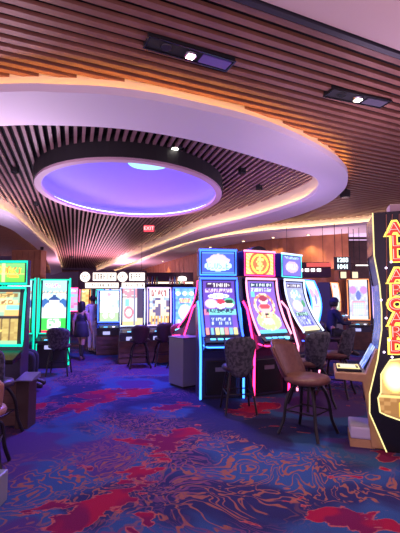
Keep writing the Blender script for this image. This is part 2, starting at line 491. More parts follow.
def build_floor():
    xs = [-19+.5*i for i in range(30)]+[-4+.07*i for i in range(101)]+[3.5+.5*i for i in range(14)]
    ys = [-3+.5*i for i in range(9)]+[1.6+.07*i for i in range(106)]+[9.5+.7*i for i in range(43)]
    vs = [(x, y, 0) for y in ys for x in xs]; w = len(xs)
    fs = [(j*w+i, j*w+i+1, (j+1)*w+i+1, (j+1)*w+i) for j in range(len(ys)-1) for i in range(w-1)]
    me = bpy.data.meshes.new('floor'); me.from_pydata(vs, [], fs)
    a = me.attributes.new('swoosh', 'FLOAT', 'POINT'); b = me.attributes.new('scroll', 'FLOAT', 'POINT')
    for k, (x, y, z) in enumerate(vs):
        s = 0
        if 1.5 < y < 9 and abs(x) < 4.5:
            for P in SW:
                d = min(seg_d(x, y, P[i], P[i-1]) for i in range(len(P)))
                if in_poly(x, y, P): s = max(s, .5+min(.5, d*4))
                else: s = max(s, .5-d*3.2)
            b.data[k].value = 1 if in_poly(x, y, SCR) else 0
        a.data[k].value = max(0, s)
    me.materials.append(carpet_mat())
    o = bpy.data.objects.new('floor', me); C.objects.link(o); o['kind'] = 'structure'
    o['label'] = 'blue casino carpet with red swooshes and orange scrolls'
build_floor()

# ------------------------------------------------------------------ setting: ceilings
def catmull(P, n=6, closed=False):
    out = []; m = len(P)
    for i in range(m if closed else m-1):
        p = [Vector(P[(i+k) % m] if closed else P[max(0, min(m-1, i+k))]) for k in (-1, 0, 1, 2)]
        for s in range(n):
            t = s/n
            out.append(.5*((2*p[1])+(-p[0]+p[2])*t+(2*p[0]-5*p[1]+4*p[2]-p[3])*t*t+(-p[0]+3*p[1]-3*p[2]+p[3])*t**3))
    if not closed: out.append(Vector(P[-1]))
    return out
ZR = 3.5; ZO = 3.74; ZI = 3.88
PR = [((51, 275), (62, 272)), ((50, 269), (60, 265)), ((47, 261), (57, 258)), ((38, 250), (54, 252)), ((25, 239.5), (46, 245.5)), ((0, 225), (25, 227)),
      (None, (-6.5, 9.0), (0, 212)), (None, (-6.9, 7.0), None, (-5.4, 7.3)), (None, (-6.1, 5.0), None, (-4.9, 5.7)),
      (None, (-4.3, 3.9), None, (-3.8, 4.7)), ((0, 92), (0, 126)), ((60, 92.5), (55, 125.5)), ((105, 94.5), (105, 127.5)), ((150, 100), (150, 132.5)),
      ((200, 110), (200, 142)), ((250, 122), (248, 155)), ((290, 136.5), (290, 168)), ((325, 154), (310, 175)), ((342, 166), (317, 180)),
      ((348, 178), (318.5, 186)), ((342, 192), (313, 195)), ((320, 207), (295, 205)), ((275, 222), (250, 219)), ((200, 239), (200, 231.5)),
      ((160, 251), (165, 244.5)), ((130, 263), (130, 258)), ((112, 270), (110, 266)), ((97, 275), (96, 272))]
Oc, Ic = [], []
for e in PR:
    if e[0] is None:
        Oc.append(e[1]); Ic.append(at_z(*e[2], ZR) if e[2] else e[3])
    else:
        Oc.append(at_z(*e[0], ZR)); Ic.append(at_z(*e[1], ZR))
Oc = catmull(Oc, 7); Ic = catmull(Ic, 7)
def mixp(t): return [o+(i-o)*t for o, i in zip(Oc, Ic)]
plaster = mat('white_plaster', (.90, .82, .86), .6)
cream = mat('cream_plaster', (.86, .76, .58), .6)
def strip_wall(mb, pts, z0, z1):
    n = len(pts)
    mb.add([(p.x, p.y, z0) for p in pts]+[(p.x, p.y, z1) for p in pts], [(i, i+1, n+i+1, n+i) for i in range(n-1)])
def ribbon(mb, A, B, z0, z1):
    """solid band between plan curves A and B"""
    n = len(A)
    vs = [(p.x, p.y, z) for z in (z0, z1) for L in (A, B) for p in L]
    fs = []
    for i in range(n-1):
        fs += [(i, i+1, n+i+1, n+i), (2*n+i, 3*n+i, 3*n+i+1, 2*n+i+1), (i, 2*n+i, 2*n+i+1, i+1), (n+i, n+i+1, 3*n+i+1, 3*n+i)]
    fs += [(0, n, 3*n, 2*n), (n-1, 3*n-1, 4*n-1, 2*n-1)]
    mb.add(vs, fs)
mb = MB(); ribbon(mb, Oc, Ic, ZR, ZR+.045)
ring = mb.build('trim_1', plaster, kind='structure', label='lavender-lit plaster ring around the raised slat ceiling')
mb = MB(); ribbon(mb, mixp(0), mixp(.02), ZR+.045, ZR+.085); mb.build('outer_lip', plaster, ring)
mb = MB(); ribbon(mb, mixp(.98), mixp(1), ZR+.045, ZR+.085); mb.build('inner_lip', plaster, ring)
mb = MB(); ribbon(mb, mixp(.20), mixp(.89), ZR+.045, 3.99)
mb.build('cove_wall', cream, ring)
warm = glow('warm_cove', (1, .47, .09), 9)
warm2 = glow('warm_white_cove', (1, .70, .42), 14)
# hidden cove strips on the ledges of the ring
def ledge(L, z, r, m, parent, name='light_strip'):
    MB().tube([(p.x, p.y, z) for p in L], r, 6).build(name, m, parent)
ledge(mixp(.06)[63:143], ZR+.06, .012, warm, ring)
ledge(mixp(.05)[:43], ZR+.06, .012, warm2, ring)
ledge(mixp(.965)[126:], ZR+.06, .012, warm2, ring)
ledge(mixp(.965)[:47], ZR+.06, .012, warm2, ring)

def slats(polys, ang, pitch, w, z0, z1, name, m, label):
    ca, sa = cos(ang), sin(ang)
    Q = [[(x*ca+y*sa, -x*sa+y*ca) for x, y in P] for P in polys]
    lo = min(q[1] for P in Q for q in P); hi = max(q[1] for P in Q for q in P)
    mb = MB(); t = lo+pitch*.5
    while t < hi:
        xs = []
        for P in Q:
            for i in range(len(P)):
                a, b = P[i-1], P[i]
                if (a[1] > t) != (b[1] > t): xs.append(a[0]+(b[0]-a[0])*(t-a[1])/(b[1]-a[1]))
        xs.sort()
        for a, b in zip(xs[::2], xs[1::2]):
            if b-a < .02: continue
            vs = []
            for z in (z0, z1):
                for yy in (t-w/2, t+w/2):
                    for xx in (a, b): vs.append((xx*ca-yy*sa, xx*sa+yy*ca, z))
            mb.add(vs, [(0, 2, 3, 1), (4, 5, 7, 6), (0, 1, 5, 4), (2, 6, 7, 3), (0, 4, 6, 2), (1, 3, 7, 5)])
        t += pitch
    return mb.build(name, m, kind='structure', label=label)
mid = [(p.x, p.y) for p in mixp(.5)]
DL = (-.04, 2.67); DS = .4526
def dl(x): return DL[1]+DS*(x-DL[0])
BAND = [(7.6, 10.0)]+[at_z(*q, ZR) for q in [(400, 222), (350, 226), (300, 230), (250, 234.5), (200, 242.5), (165, 253), (130, 266.5), (113, 273)]]
outer_poly = [(-16, 38), (-16, dl(-16)), (7.6, dl(7.6))]+BAND
slat_o = mat('copper_slat', (.31, .135, .09), .45, metal=.1, noise=(5, 0, (.27, .115, .078)))
slat_i = mat('bronze_slat', (.31, .17, .165), .45, metal=.1, noise=(5, 0, (.27, .145, .145)))
domec = Vector((-1.40, 8.12)); DRX, DRY = 1.85, 2.22
hole = [(domec.x+(DRX)*cos(a*pi/32), domec.y+(DRY)*sin(a*pi/32)) for a in range(64)]
slats([outer_poly, mid], atan(DS), .132, .066, ZO, ZO+.035, 'ceiling', slat_o, 'copper slat ceiling outside the plaster ring')
slats([mid, hole], R(107.6), .118, .048, ZI, ZI+.05, 'ceiling', slat_i, 'bronze slat ceiling inside the plaster ring')
felt = mat('black_felt', (.008, .007, .010), .95)
# black board above the slats (annulus-free: two stacked sheets)
MB().box(-16, 7.6, -4.6, 40, 4.75, 4.8).build('ceiling', felt, kind='structure', label='black plenum far above the slats')
def sheet(polys, z, name, label):
    bm = bmesh.new(); edges = []
    for P in polys:
        vs = [bm.verts.new((x, y, z)) for x, y in P]
        edges += [bm.edges.new((vs[i-1], vs[i])) for i in range(len(vs))]
    bmesh.ops.triangle_fill(bm, use_beauty=True, edges=edges)
    mb = MB(); mb.bm(bm); return mb.build(name, felt, kind='structure', label=label)
sheet([outer_poly, mid], ZO+.10, 'ceiling', 'black felt above the outer slats')
sheet([mid, hole], ZI+.11, 'ceiling', 'black felt above the inner slats')
# plaster ceiling nearer than the slats, with its black reveal
a, b = (-9, dl(-9)), (7.6, dl(7.6))
n = Vector((DS, -1)).normalized()
def off(p, d): return (p[0]+n.x*d, p[1]+n.y*d)
pl = [off(a, .17), off(b, .17), (7.6, -1.2), (-9, -9)]
mb = MB(); mb.add([(x, y, 3.64) for x, y in pl]+[(x, y, 3.9) for x, y in pl], [(0, 1, 2, 3), (7, 6, 5, 4), (0, 4, 5, 1), (1, 5, 6, 2), (2, 6, 7, 3), (3, 7, 4, 0)])
mb.build('ceiling', mat('pink_plaster', (.78, .60, .58), .7), kind='structure', label='smooth pale plaster ceiling beyond the black reveal')
MB().obox(off(a, .075), off(b, .075), .15, 3.76, 3.79).build('trim_2', mat('reveal', (.02, .018, .03), .5), kind='structure', label='black reveal between slats and plaster')
MB().obox(off(a, .13), off(b, .13), .05, 3.62, 3.74).build('trim_3', mat('reveal', (.02, .018, .03), .5), kind='structure', label='black track along the plaster edge')

# dropped soffit by the far wall, with cove
B = catmull(BAND[::1], 6)
def offs(L, d):
    out = []
    for i, p in enumerate(L):
        t = (L[min(i+1, len(L)-1)]-L[max(i-1, 0)]).normalized(); out.append(p+Vector((t.y, -t.x))*d)   # to the right of travel = away from camera
    return out
mb = MB(); ribbon(mb, B, offs(B, 1.5), ZR, ZR+.04); sof = mb.build('trim_4', plaster, kind='structure', label='curved plaster soffit in front of the copper wall')
mb = MB(); ribbon(mb, B, offs(B, .015), ZR+.04, ZR+.08); mb.build('lip', plaster, sof)
mb = MB(); ribbon(mb, offs(B, .12), offs(B, .2), ZR+.04, 3.9); mb.build('cove_wall', cream, sof)
ledge(offs(B, .05), ZR+.055, .012, warm2, sof)

# dome
blueled = glow('blue_cove', (.14, .17, 1), 19)
violet_lit_plaster = mat('dome_lit_violet', (.30, .24, .85), .55)  # white plaster with the violet cove light put into its colour
def ringsolid(mb, r0x, r0y, r1x, r1y, z0, z1, n=64):
    vs = [(domec.x+rx*cos(2*pi*k/n), domec.y+ry*sin(2*pi*k/n), z) for z in (z0, z1) for rx, ry in ((r0x, r0y), (r1x, r1y)) for k in range(n)]
    fs = []
    for k in range(n):
        q = (k+1) % n
        fs += [(k, q, n+q, n+k), (2*n+k, 3*n+k, 3*n+q, 2*n+q), (k, 2*n+k, 2*n+q, q), (n+k, n+q, 3*n+q, 3*n+k)]
    mb.add(vs, fs)
ZD = 3.6
mb = MB(); ringsolid(mb, DRX, DRY, DRX-.13, DRY-.13, ZD, ZD+.05)
dome = mb.build('trim_5', mat('pink_rim', (.62, .40, .48), .5), kind='structure', label='round rim of the glowing violet ceiling dome')
mb = MB(); ringsolid(mb, DRX+.02, DRY+.02, DRX-.005, DRY-.005, ZD+.04, 4.12); mb.build('black_collar', blackm, dome)
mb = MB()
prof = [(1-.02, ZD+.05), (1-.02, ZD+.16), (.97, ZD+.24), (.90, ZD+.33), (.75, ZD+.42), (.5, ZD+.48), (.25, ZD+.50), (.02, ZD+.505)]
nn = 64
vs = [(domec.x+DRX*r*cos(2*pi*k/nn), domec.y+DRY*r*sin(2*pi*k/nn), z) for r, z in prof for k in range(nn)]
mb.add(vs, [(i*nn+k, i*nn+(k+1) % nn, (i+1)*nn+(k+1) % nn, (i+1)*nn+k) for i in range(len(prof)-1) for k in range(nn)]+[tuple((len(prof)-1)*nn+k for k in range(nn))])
mb.build('dome_shell', violet_lit_plaster, dome, smooth=True)
MB().tube([(domec.x+(DRX-.08)*cos(2*pi*k/64), domec.y+(DRY-.08)*sin(2*pi*k/64), ZD+.065) for k in range(64)], .013, 6, closed=True).build('light_strip', blueled, dome)
mb = MB(); mb.lathe([(.01, 0), (.36, 0), (.40, .03), (.40, .08), (.01, .08)], 32, (-.97, 7.34, ZD+.40), 1, .8)
mb.build('oculus', glow('cyan_lamp', (.20, .62, 1), 1.6), dome, smooth=False, label='bright cyan lamp disc')
# ------------------------------------------------------------------ walls
copper = mat('copper_panel', (.40, .165, .075), .45, metal=.25, noise=(3, 0, (.33, .13, .06)))
brownw = mat('brown_wall', (.20, .11, .09), .6, noise=(4, 0, (.16, .09, .075)))
purplew = mat('dusk_wall', (.17, .12, .20), .7)
Wl = offs(B, 1.45)
Wl = [p for p in Wl if p.x < 4.9]
def pleated(mb, L, z0, z1, step=.30, dep=.04):
    pts = []
    acc = 0; k = 0
    for p, q in zip(L[:-1], L[1:]):
        d = q-p; ln = d.length; nrm = Vector((-d.y, d.x)).normalized(); s = 0
        m = max(1, int(ln/step))
        for j in range(m):
            pts.append(p+d*(j/m)+nrm*(dep if k % 2 else 0)); k += 1
    strip_wall(mb, pts, z0, z1)
mb = MB(); pleated(mb, Wl, 0, ZR+.04); w = mb.build('wall_back', copper, kind='structure', label='copper panelled wall behind the machines')
sm = w.modifiers.new('Solid', 'SOLIDIFY'); sm.thickness = .08
e0 = Wl[0]
MB().box(e0.x-.05, 9.5, 15.3, 15.4, 0, 3.7).build('wall_right', brownw, kind='structure', label='brown wall beyond the glass on the right')
mb = MB(); mb.box(-14, -7.75, 19.2, 19.3, 0, 3.49)
for k in range(26): mb.box(-14, -7.75, 19.14, 19.2, .2+.125*k, .26+.125*k)
mb.build('wall_left', purplew, kind='structure', label='dark ribbed wall at the left')
MB().box(-18, -4.0, 38.2, 38.3, 0, 4.7).build('wall_far', purplew, kind='structure', label='dusky far wall behind the bar')
mb = MB(); mb.box(-7.95, -6.72, 16.6, 17.2, 0, ZR-.01)
for k in range(5): mb.box(-7.95+.04+k*.245, -7.95+.21+k*.245, 16.57, 16.6, .05, 3.4)
mb.build('trim_6', copper, kind='structure', label='copper clad column at the left')
# glass shop-front structure on the right
mb = MB()
for x in (4.55, 6.1, 7.6): mb.box(x-.05, x+.05, 13.0, 13.1, 0, 3.49)
mb.box(4.5, 7.65, 13.0, 13.1, 2.62, 2.72); mb.box(4.5, 7.65, 13.0, 13.1, 3.42, 3.49)
ws = mb.build('window_1', mat('bronze_frame', (.10, .06, .05), .4, metal=.5), kind='structure', label='bronze framed glass partition on the right')
glass = bpy.data.materials.new('glass_pane'); glass.use_nodes = True
g = glass.node_tree.nodes['Principled BSDF']; g.inputs['Transmission Weight'].default_value = 1; g.inputs['Roughness'].default_value = .02; g.inputs['IOR'].default_value = 1.05
mb = MB(); mb.box(4.6, 6.05, 13.04, 13.055, .1, 2.62); mb.box(6.15, 7.55, 13.04, 13.055, .1, 2.62); mb.box(4.6, 7.55, 13.04, 13.055, 2.72, 3.42)
mb.build('pane', glass, ws)

# ------------------------------------------------------------------ ceiling fixtures
def slot_fixture(p, q, label, lamp_t, plate):
    p = Vector(p); q = Vector(q); d = q-p; c = (p+q)/2; ln = d.length; ang = atan2(d.y, d.x)
    t = thing('ceiling_downlight', label, 'light', (c.x, c.y, 3.725), ang, None)
    h = ln/2
    mb = MB(); mb.box(-h, h, -.085, .085, .0, .10)
    mb.build('housing', blackm, t, bevel=.006)
    mb = MB(); mb.box(-h, h, -.095, -.08, -.012, .0); mb.box(-h, h, .08, .095, -.012, 0); mb.box(-h, -h+.015, -.08, .08, -.012, 0); mb.box(h-.015, h, -.08, .08, -.012, 0)
    mb.build('trim_frame', black, t)
    x = -h+ln*lamp_t
    MB().lathe([(.055, -.02), (.06, -.004), (.045, -.001), (.01, 0)], 16, (x, 0, -.004)).build('reflector', chrome, t)
    MB().box(x-.034, x+.034, -.034, .034, -.03, -.021).build('lamp', glow('downlight', (1, .86, .66), 9), t)
    MB().lathe([(.05, -.012), (.055, -.002), (.01, -.001)], 16, (-h+ln*.22, 0, 0)).build('dark_aperture', black, t)
    MB().box(h-ln*.38, h-.03, -.06, .06, -.014, -.002).build('cover_plate', plate, t)
    L = bpy.data.lights.new('spot', 'SPOT'); L.energy = 110; L.spot_size = R(75); L.spot_blend = .8; L.color = (1, .82, .68); L.shadow_soft_size = .05
    lo = bpy.data.objects.new('downlight_beam', L); C.objects.link(lo); lo.parent = t; lo.location = (x, 0, -.05)
    return t
slot_fixture(at_z(146, 41, 3.725), at_z(231, 66, 3.725), 'long black recessed downlight with violet cover plate, above the plaster ring', .5, mat('violet_plate', (.16, .10, .42), .4))
slot_fixture(at_z(328, 92, 3.725), at_z(386, 104, 3.725), 'long black recessed downlight at the right among copper slats', .5, mat('grey_plate', (.10, .09, .13), .4))
def can(px, py, z, label, lit=0, tilt=0, r=.07, box=False):
    x, y = at_z(px, py, z)
    t = thing('ceiling_spotlight', label, 'light', (x, y, z))
    if box: MB().box(-.16, .16, -.08, .08, -.03, .12).build('housing', blackm, t, bevel=.008)
    else: MB().lathe([(r, -.11), (r*1.05, -.1), (r*1.05, .02), (r*.5, .05), (r*.3, .1)], 18).build('housing', blackm, t, smooth=False)
    MB().lathe([(r*.75, -.118), (r*.75, -.112)], 16, (0, 0, 0 if not box else .08)).build('lens', glow('lens', (1, .95, .85), 10) if lit else black, t)
can(15, 167, 3.90, 'black spotlight near the left edge of the inner slat ceiling')
can(36, 201, 3.90, 'black spotlight between slats left of the violet dome')
can(175, 147, 3.91, 'black box spotlight with lit lens, above the violet dome', 1, box=True)
can(242, 168, 3.90, 'black spotlight on inner slats right of the dome, nearer one')
can(259, 185, 3.90, 'black spotlight on inner slats right of the dome, farther one')
can(345, 192, 3.68, 'small black spotlight beside the rounded end of the ring', r=.1)
can(348, 222.5, 3.68, 'small black spotlight just before the far right soffit', r=.12)
can(72, 256, 3.90, 'black spotlight where the inner slats narrow at far left', r=.11)
can(42, 247, 3.5, 'tiny black downlight in the underside of the left plaster ribbon', r=.06)
# exit sign
x, y = at_z(149, 223, 3.75)
t = thing('exit_sign', 'small red lit EXIT sign hanging under the slats beyond the dome', 'sign', (x, y, 3.58))
MB().box(-.16, .16, -.02, .02, -.1, .1).build('sign_box', glow('exit_red', (1, .06, .10), .9), t)
vs, fs = text_mesh('EXIT', .15); MB().add([(v.x, -.022-v.z, v.y) for v in vs], fs).build('lettering', glow('exit_letters', (1, .75, .7), 1.3), t)
MB().tube([(0, 0, .1), (0, 0, .31)], .01).build('stem', blackm, t)

# ------------------------------------------------------------------ slot machines
def led_names(c): return glow('led_'+c, LED[c][0], LED[c][1])
LED = {'blue': ((.025, .08, 1), 4.5), 'cyan': ((.03, .17, 1), 4), 'pink': ((1, .025, .17), 4), 'white_pink': ((1, .30, .50), 2), 'white': ((.6, .7, 1), 1.6),
       'green': ((0, .72, .45), 1.3), 'lilac': ((.5, .35, 1), 2), 'teal': ((.05, .6, .6), 2), 'orange': ((1, .30, .10), 1.3), 'cream': ((1, .80, .32), 1.1), 'red': ((1, .04, .10), 3)}
def jcurve(t): return (-.05-.36*t**2.0, 1.79-.85*t)      # (y,z) of the curved screen, t from top to bottom

def pod_machine(label, loc, yaw, art, topart, led_frame, led_top, led_fin, group, arch=False, st=1.3, base_mat=None, deck_led=None):
    t = thing('slot_machine', label, 'slot machine', loc, R(yaw), group)
    W = .30
    cur = [jcurve(i/14) for i in range(15)]
    prof = [(.16, .02), (-.20, .02), (-.24, .60), (-.30, .70), (-.52, .78), (-.53, .845), (-.45, .90)]+[(y+.012, z) for y, z in cur[::-1]]+[(-.05, 1.82), (.16, 1.82)]
    MB().prism(prof, -W+.01, W-.01).build('cabinet', base_mat or dark, t)
    for s in (-1, 1):
        x = s*(W-.005)
        MB().prism([(y-.02, z) for y, z in cur]+[(y+.06, z) for y, z in cur[::-1]], x-.014, x+.014).build('side_bezel', black, t)
    def sc(u, v):
        y, z = jcurve(1-v); return (-W*.82+u*2*W*.82, y-.006, z)
    paint('main_screen', lambda u, v: sc(u, .02+.93*v), art, t, st)
    fl_ = led_names(led_frame)
    pts = [(-W+.012, y-.024, z) for y, z in cur[::-1]]+[(W-.012, y-.024, z) for y, z in cur]
    pts = [(-W+.012, jcurve(i/14)[0]-.024, jcurve(i/14)[1]) for i in range(14, -1, -1)]+[(W-.012, jcurve(i/14)[0]-.024, jcurve(i/14)[1]) for i in range(15)]
    MB().tube(pts, .017, 8).build('screen_light', fl_, t)
    # deck
    mb = MB(); mb.prism([(-.535, .83), (-.40, .905), (-.40, .93), (-.545, .86)], -W*.9, W*.9); dk = mb.build('button_deck', black, t)
    for k in range(3):
        MB().box(-.2+k*.11, -.12+k*.11, -.50, -.455, .865+.022, .91, .008).build('button', glow('deck_button', (.1, .45, 1), 2), dk)
    MB().lathe([(.045, 0), (.045, .03), (.03, .036)], 16, (.17, -.475, .872)).build('spin_button', glow('spin', (.15, .6, 1), 2.2), dk)
    MB().tube([(-W*.95, -.40, .93-.12), (-W*.95, -.50, .80), (-W*.8, -.545, .79), (W*.8, -.545, .79), (W*.95, -.50, .80), (W*.95, -.40, .81)], .012, 8).build('deck_light', led_names(deck_led or led_fin), t)
    # base door
    MB().box(-W*.78, W*.78, -.255, -.20, .06, .56, .012).build('base_door', black, t)
    MB().box(-.09, .09, -.262, -.25, .40, .46).build('name_plate', grey, t)
    mb = MB(); mb.box(-W, W, -.20, .16, 0, .03); mb.build('plinth', blackm, t)
    # fins
    for s in (-1, 1):
        x = s*(W+.02)
        mb = MB(); mb.prism([(.15, 0), (-.30, 0), (-.33, .72), (-.14, 1.3), (-.02, 1.42), (.15, 1.42)], x-.012, x+.012); fn = mb.build('side_panel', grey if base_mat else dark, t)
        MB().tube([(x, -.31, .02), (x, -.342, .72), (x, -.15, 1.31), (x, -.03, 1.43)], .017, 8).build('edge_light', led_names(led_fin), fn)
    # top box
    tb = MB().box(-W, W, -.02, .22, 1.835, 2.24, .01).build('top_box', mat('navy_box', (.02, .02, .10), .35), t)
    paint('top_screen', lambda u, v: (-W*.86+u*2*W*.86, -.032-.0*v, 1.865+.335*v), topart, tb, st, 40, 24)
    q = [(-W+.015, -.03, 1.845), (W-.015, -.03, 1.845), (W-.015, -.03, 2.225), (-W+.015, -.03, 2.225)]
    MB().tube(q, .011, 6, closed=True).build('top_box_light', led_names(led_top), tb)
    MB().tube([(-W, -.035, 2.235), (W, -.035, 2.235)], .016, 8).build('top_light', led_names(led_frame), tb)
    if arch:
        MB().prism([(0, 0), (.06, 0), (.06, .01), (0, .01)], -.01, .01)
        vs = [(-.16+.32*i/12, yy, 2.24+.085*sin(pi*i/12)**.6) for yy in (-.01, .2) for i in range(13)]
        mb = MB(); mb.add(vs, [(i, i+1, 14+i, 13+i) for i in range(12)]+[tuple(range(13)), tuple(range(25, 12, -1)), (0, 13, 25, 12)])
        mb.build('arched_topper', blackm, tb)
    else:
        MB().box(-.09, .09, .05, .17, 2.24, 2.27, .008).build('beacon_base', blackm, tb)
    return t
POD = 'curved machines of the round pod'
pod_machine('curved slot machine with blue light frame and cloud topper, left of the dollar machine', (.28, 6.20, 0), 8, art_kids, art_cloud, 'blue', 'cyan', 'cyan', POD, deck_led='cyan')
pod_machine('curved slot machine with pink light frame and dollar sign topper', (.955, 6.39, 0), 25, art_dragon, art_dollar, 'white_pink', 'pink', 'pink', POD, arch=True)
pod_machine('curved slot machine with violet topper, right of the dollar machine', (1.57, 6.83, 0), 42, art_panda, art_violet, 'white', 'teal', 'white_pink', POD, deck_led='blue')
pod_machine('slot machine seen side on with pink edge light, left end of the round pod', (.08, 7.50, 0), -100, art_far(1), art_violet, 'pink', 'blue', 'pink', POD, base_mat=grey)
# grey pedestal in front of the side-on machine
c = fl(181, 390)
t = thing('pedestal_cabinet', 'grey metal pedestal box standing at the left end of the pod', 'cabinet', (c[0]+.05, c[1]+.36, 0), R(-52))
MB().box(-.2, .22, -.2, .2, 0.03, .80, .012).build('body', mat('satin_grey', (.30, .30, .32), .35, metal=.35), t)
MB().box(-.21, .23, -.21, .21, .80, .825, .006).build('top_plate', grey, t)
MB().box(-.18, .2, -.18, .18, 0, .03).build('plinth', blackm, t)

def upright(label, loc, yaw, art, led, group=None, W=.29, z0=.92, z1=1.80, topart=None, zt=(1.86, 2.22), st=1.3, ledr=.014, stand='grooved', bulge=.03, curve=True, deck=True, legs=None, cat='slot machine', dep=.32):
    t = thing('slot_machine', label, cat, loc, R(yaw), group)
    H1 = z1+.04
    MB().prism([(dep, .04), (-.16, .04), (-.16, z0-.14), (-.06, z0-.06), (-.02, z1+.03), (dep, z1+.03)], -W, W).build('cabinet', dark, t, bevel=.008)
    fn = lambda u, v: (-W*.80+u*2*W*.80, -.055-.05*(1-v)-bulge*sin(pi*v), z0+(z1-z0)*v)
    paint('main_screen', fn, art, t, st)
    n = 10
    L = [(-W+.012, -.055-.05*(1-i/n)-bulge*sin(pi*i/n), z0-.015+(z1-z0+.03)*i/n) for i in range(n+1)]
    pts = L+[(-x, y, z) for x, y, z in L[::-1]]
    MB().tube(pts, ledr, 8, closed=True).build('screen_light', led_names(led), t)
    for s in (-1, 1):
        MB().prism([(-.045-.05*(1-i/n)-bulge*sin(pi*i/n), z0+(z1-z0)*i/n) for i in range(n+1)]+[(.02, z1), (.02, z0)], s*W*.93-.012, s*W*.93+.012).build('side_bezel', black, t)
    if deck:
        dk = MB().prism([(-.15, z0-.16), (-.36, z0-.20), (-.36, z0-.15), (-.14, z0-.07)], -W, W).build('button_deck', black, t)
        MB().box(-.13, -.03, -.33, -.28, z0-.155, z0-.125, .006).build('button', glow('deck_button', (.1, .45, 1), 2), dk)
        MB().lathe([(.04, 0), (.04, .025), (.03, .03)], 14, (.12, -.30, z0-.15)).build('spin_button', glow('spin_white', (.8, .7, 1), 1.6), dk)
        MB().box(-W*.5, W*.1, -.19, -.155, z0-.34, z0-.26).build('bill_slot', glow('bill_slot', (.5, .5, 1), .8), t)
    if stand == 'grooved':
        mb = MB(); mb.box(-W-.01, W+.01, -.20, dep+.02, 0, .50)
        for k in range(4): mb.box(-W-.012, W+.012, -.212, -.2, .03+.12*k, .12+.12*k)
        mb.build('stand', brownwood, t)
    elif stand == 'dark':
        MB().box(-W, W, -.18, dep+.02, 0, .5, .01).build('stand', blackm, t)
    if topart:
        tb = MB().box(-W, W, -.03, dep-.02, zt[0]-.02, zt[1]+.02, .008).build('top_box', dark, t)
        paint('top_screen', lambda u, v: (-W*.9+u*2*W*.9, -.04, zt[0]+.02+(zt[1]-zt[0]-.04)*v), topart, tb, st, 60, 28)
        MB().tube([(-W+.01, -.042, zt[0]), (W-.01, -.042, zt[0]), (W-.01, -.042, zt[1]), (-W+.01, -.042, zt[1])], ledr, 6, closed=True).build('top_box_light', led_names(led), tb)
    if legs:
        for s in (-1, 1):
            MB().tube([(s*(W+.02), -.10, .05), (s*(W+.02), -.12, z1+.05)], ledr*1.2, 8).build('edge_light', led_names(led), t)
    return t
BK = 'row of machines behind the pod on the left'
yw = R(15)
for k, (art, led, lb) in enumerate(((art_red_sun, 'white', 'slot machine with red sun on white-framed screen, first in row behind grey pedestal'),
                                 (art_gold, 'lilac', 'slot machine with golden screen in middle of row behind grey pedestal'),
                                 (art_blue_fan, 'blue', 'slot machine with bright blue screen, last in row beside grey pedestal'))):
    upright(lb, (-1.57+.615*k*cos(yw), 9.22+.615*k*sin(yw), 0), 14, art, led, BK, W=.285, st=1.4, z0=.86, z1=1.70)
upright('lone slot machine with pale screen and blue frame, left of the row of three', (-2.42, 10.6, 0), 12, art_pale, 'blue', None, st=1.5, z0=.86, z1=1.66, W=.30)
# left bank, green lights
upright('large green-lit slot machine at left edge with orange word on its topper', (-2.52, 4.95, 0), 0, art_fishing, 'green', 'green lit machines on the left', W=.375, z0=.93, z1=1.60, topart=art_poker, zt=(1.665, 1.94), st=1.35, ledr=.016, bulge=.01, dep=.07)
GL = 'green lit machines on the left'
upright('green-edged slot machine with white figure on screen, facing chair beside walkway', (-3.16, 8.65, 0), 8, art_football, 'green', GL, W=.31, dep=.1, z0=.74, z1=1.86, st=1.5, stand='dark', legs=1, bulge=.01)
upright('green-edged slot machine mostly hidden behind the left edge machine', (-3.88, 8.55, 0), 8, art_football, 'green', GL, W=.31, dep=.1, z0=.74, z1=1.86, st=1.5, stand='dark', legs=1, bulge=.01)
# right distance
upright('convex blue-edged machine just behind the violet-topped pod machine', (2.20, 8.15, 0), 55, art_reels, 'cyan', None, W=.30, z0=.9, z1=1.82, bulge=.12, stand='dark')
upright('distant slot machine with pale reels in orange frame, behind seated player', (4.62, 11.6, 0), -12, art_reels, 'orange', 'distant machines on the right', W=.31, z0=.86, z1=2.0, st=1.0)
upright('distant slot machine with violet screen beside the tall train machine', (5.42, 11.75, 0), -12, art_reels, 'lilac', 'distant machines on the right', W=.31, z0=.90, z1=2.0, st=.8)
upright('narrow angled machine with white screen, left of seated player', (3.55, 10.6, 0), 48, art_pale, 'orange', 'distant machines on the right', W=.24, z0=1.15, z1=1.86, st=1.0)
# far ones under the bar sign
for k, (px, d, s, lb) in enumerate(((70, 16.0, 1, 'far pink and blue screen left of the walking couple'), (82, 18.5, 0, 'far orange screen above the walking couple'),
                                    (113, 18.0, 2, 'far cream screen above the lone blue machine'), (105, 19.6, 3, 'far pale green screen right of the walking man'),
                                    (120, 15.5, 4, 'far violet screen beside the red sun machine'))):
    upright(lb, ((px-200)/F*d, d, 0), 6, art_far(s), ['pink', 'orange', 'cream', 'teal', 'lilac'][k], 'far machines below the bar sign', W=.42, z0=.95, z1=1.85, st=1.2, stand='dark', deck=False)

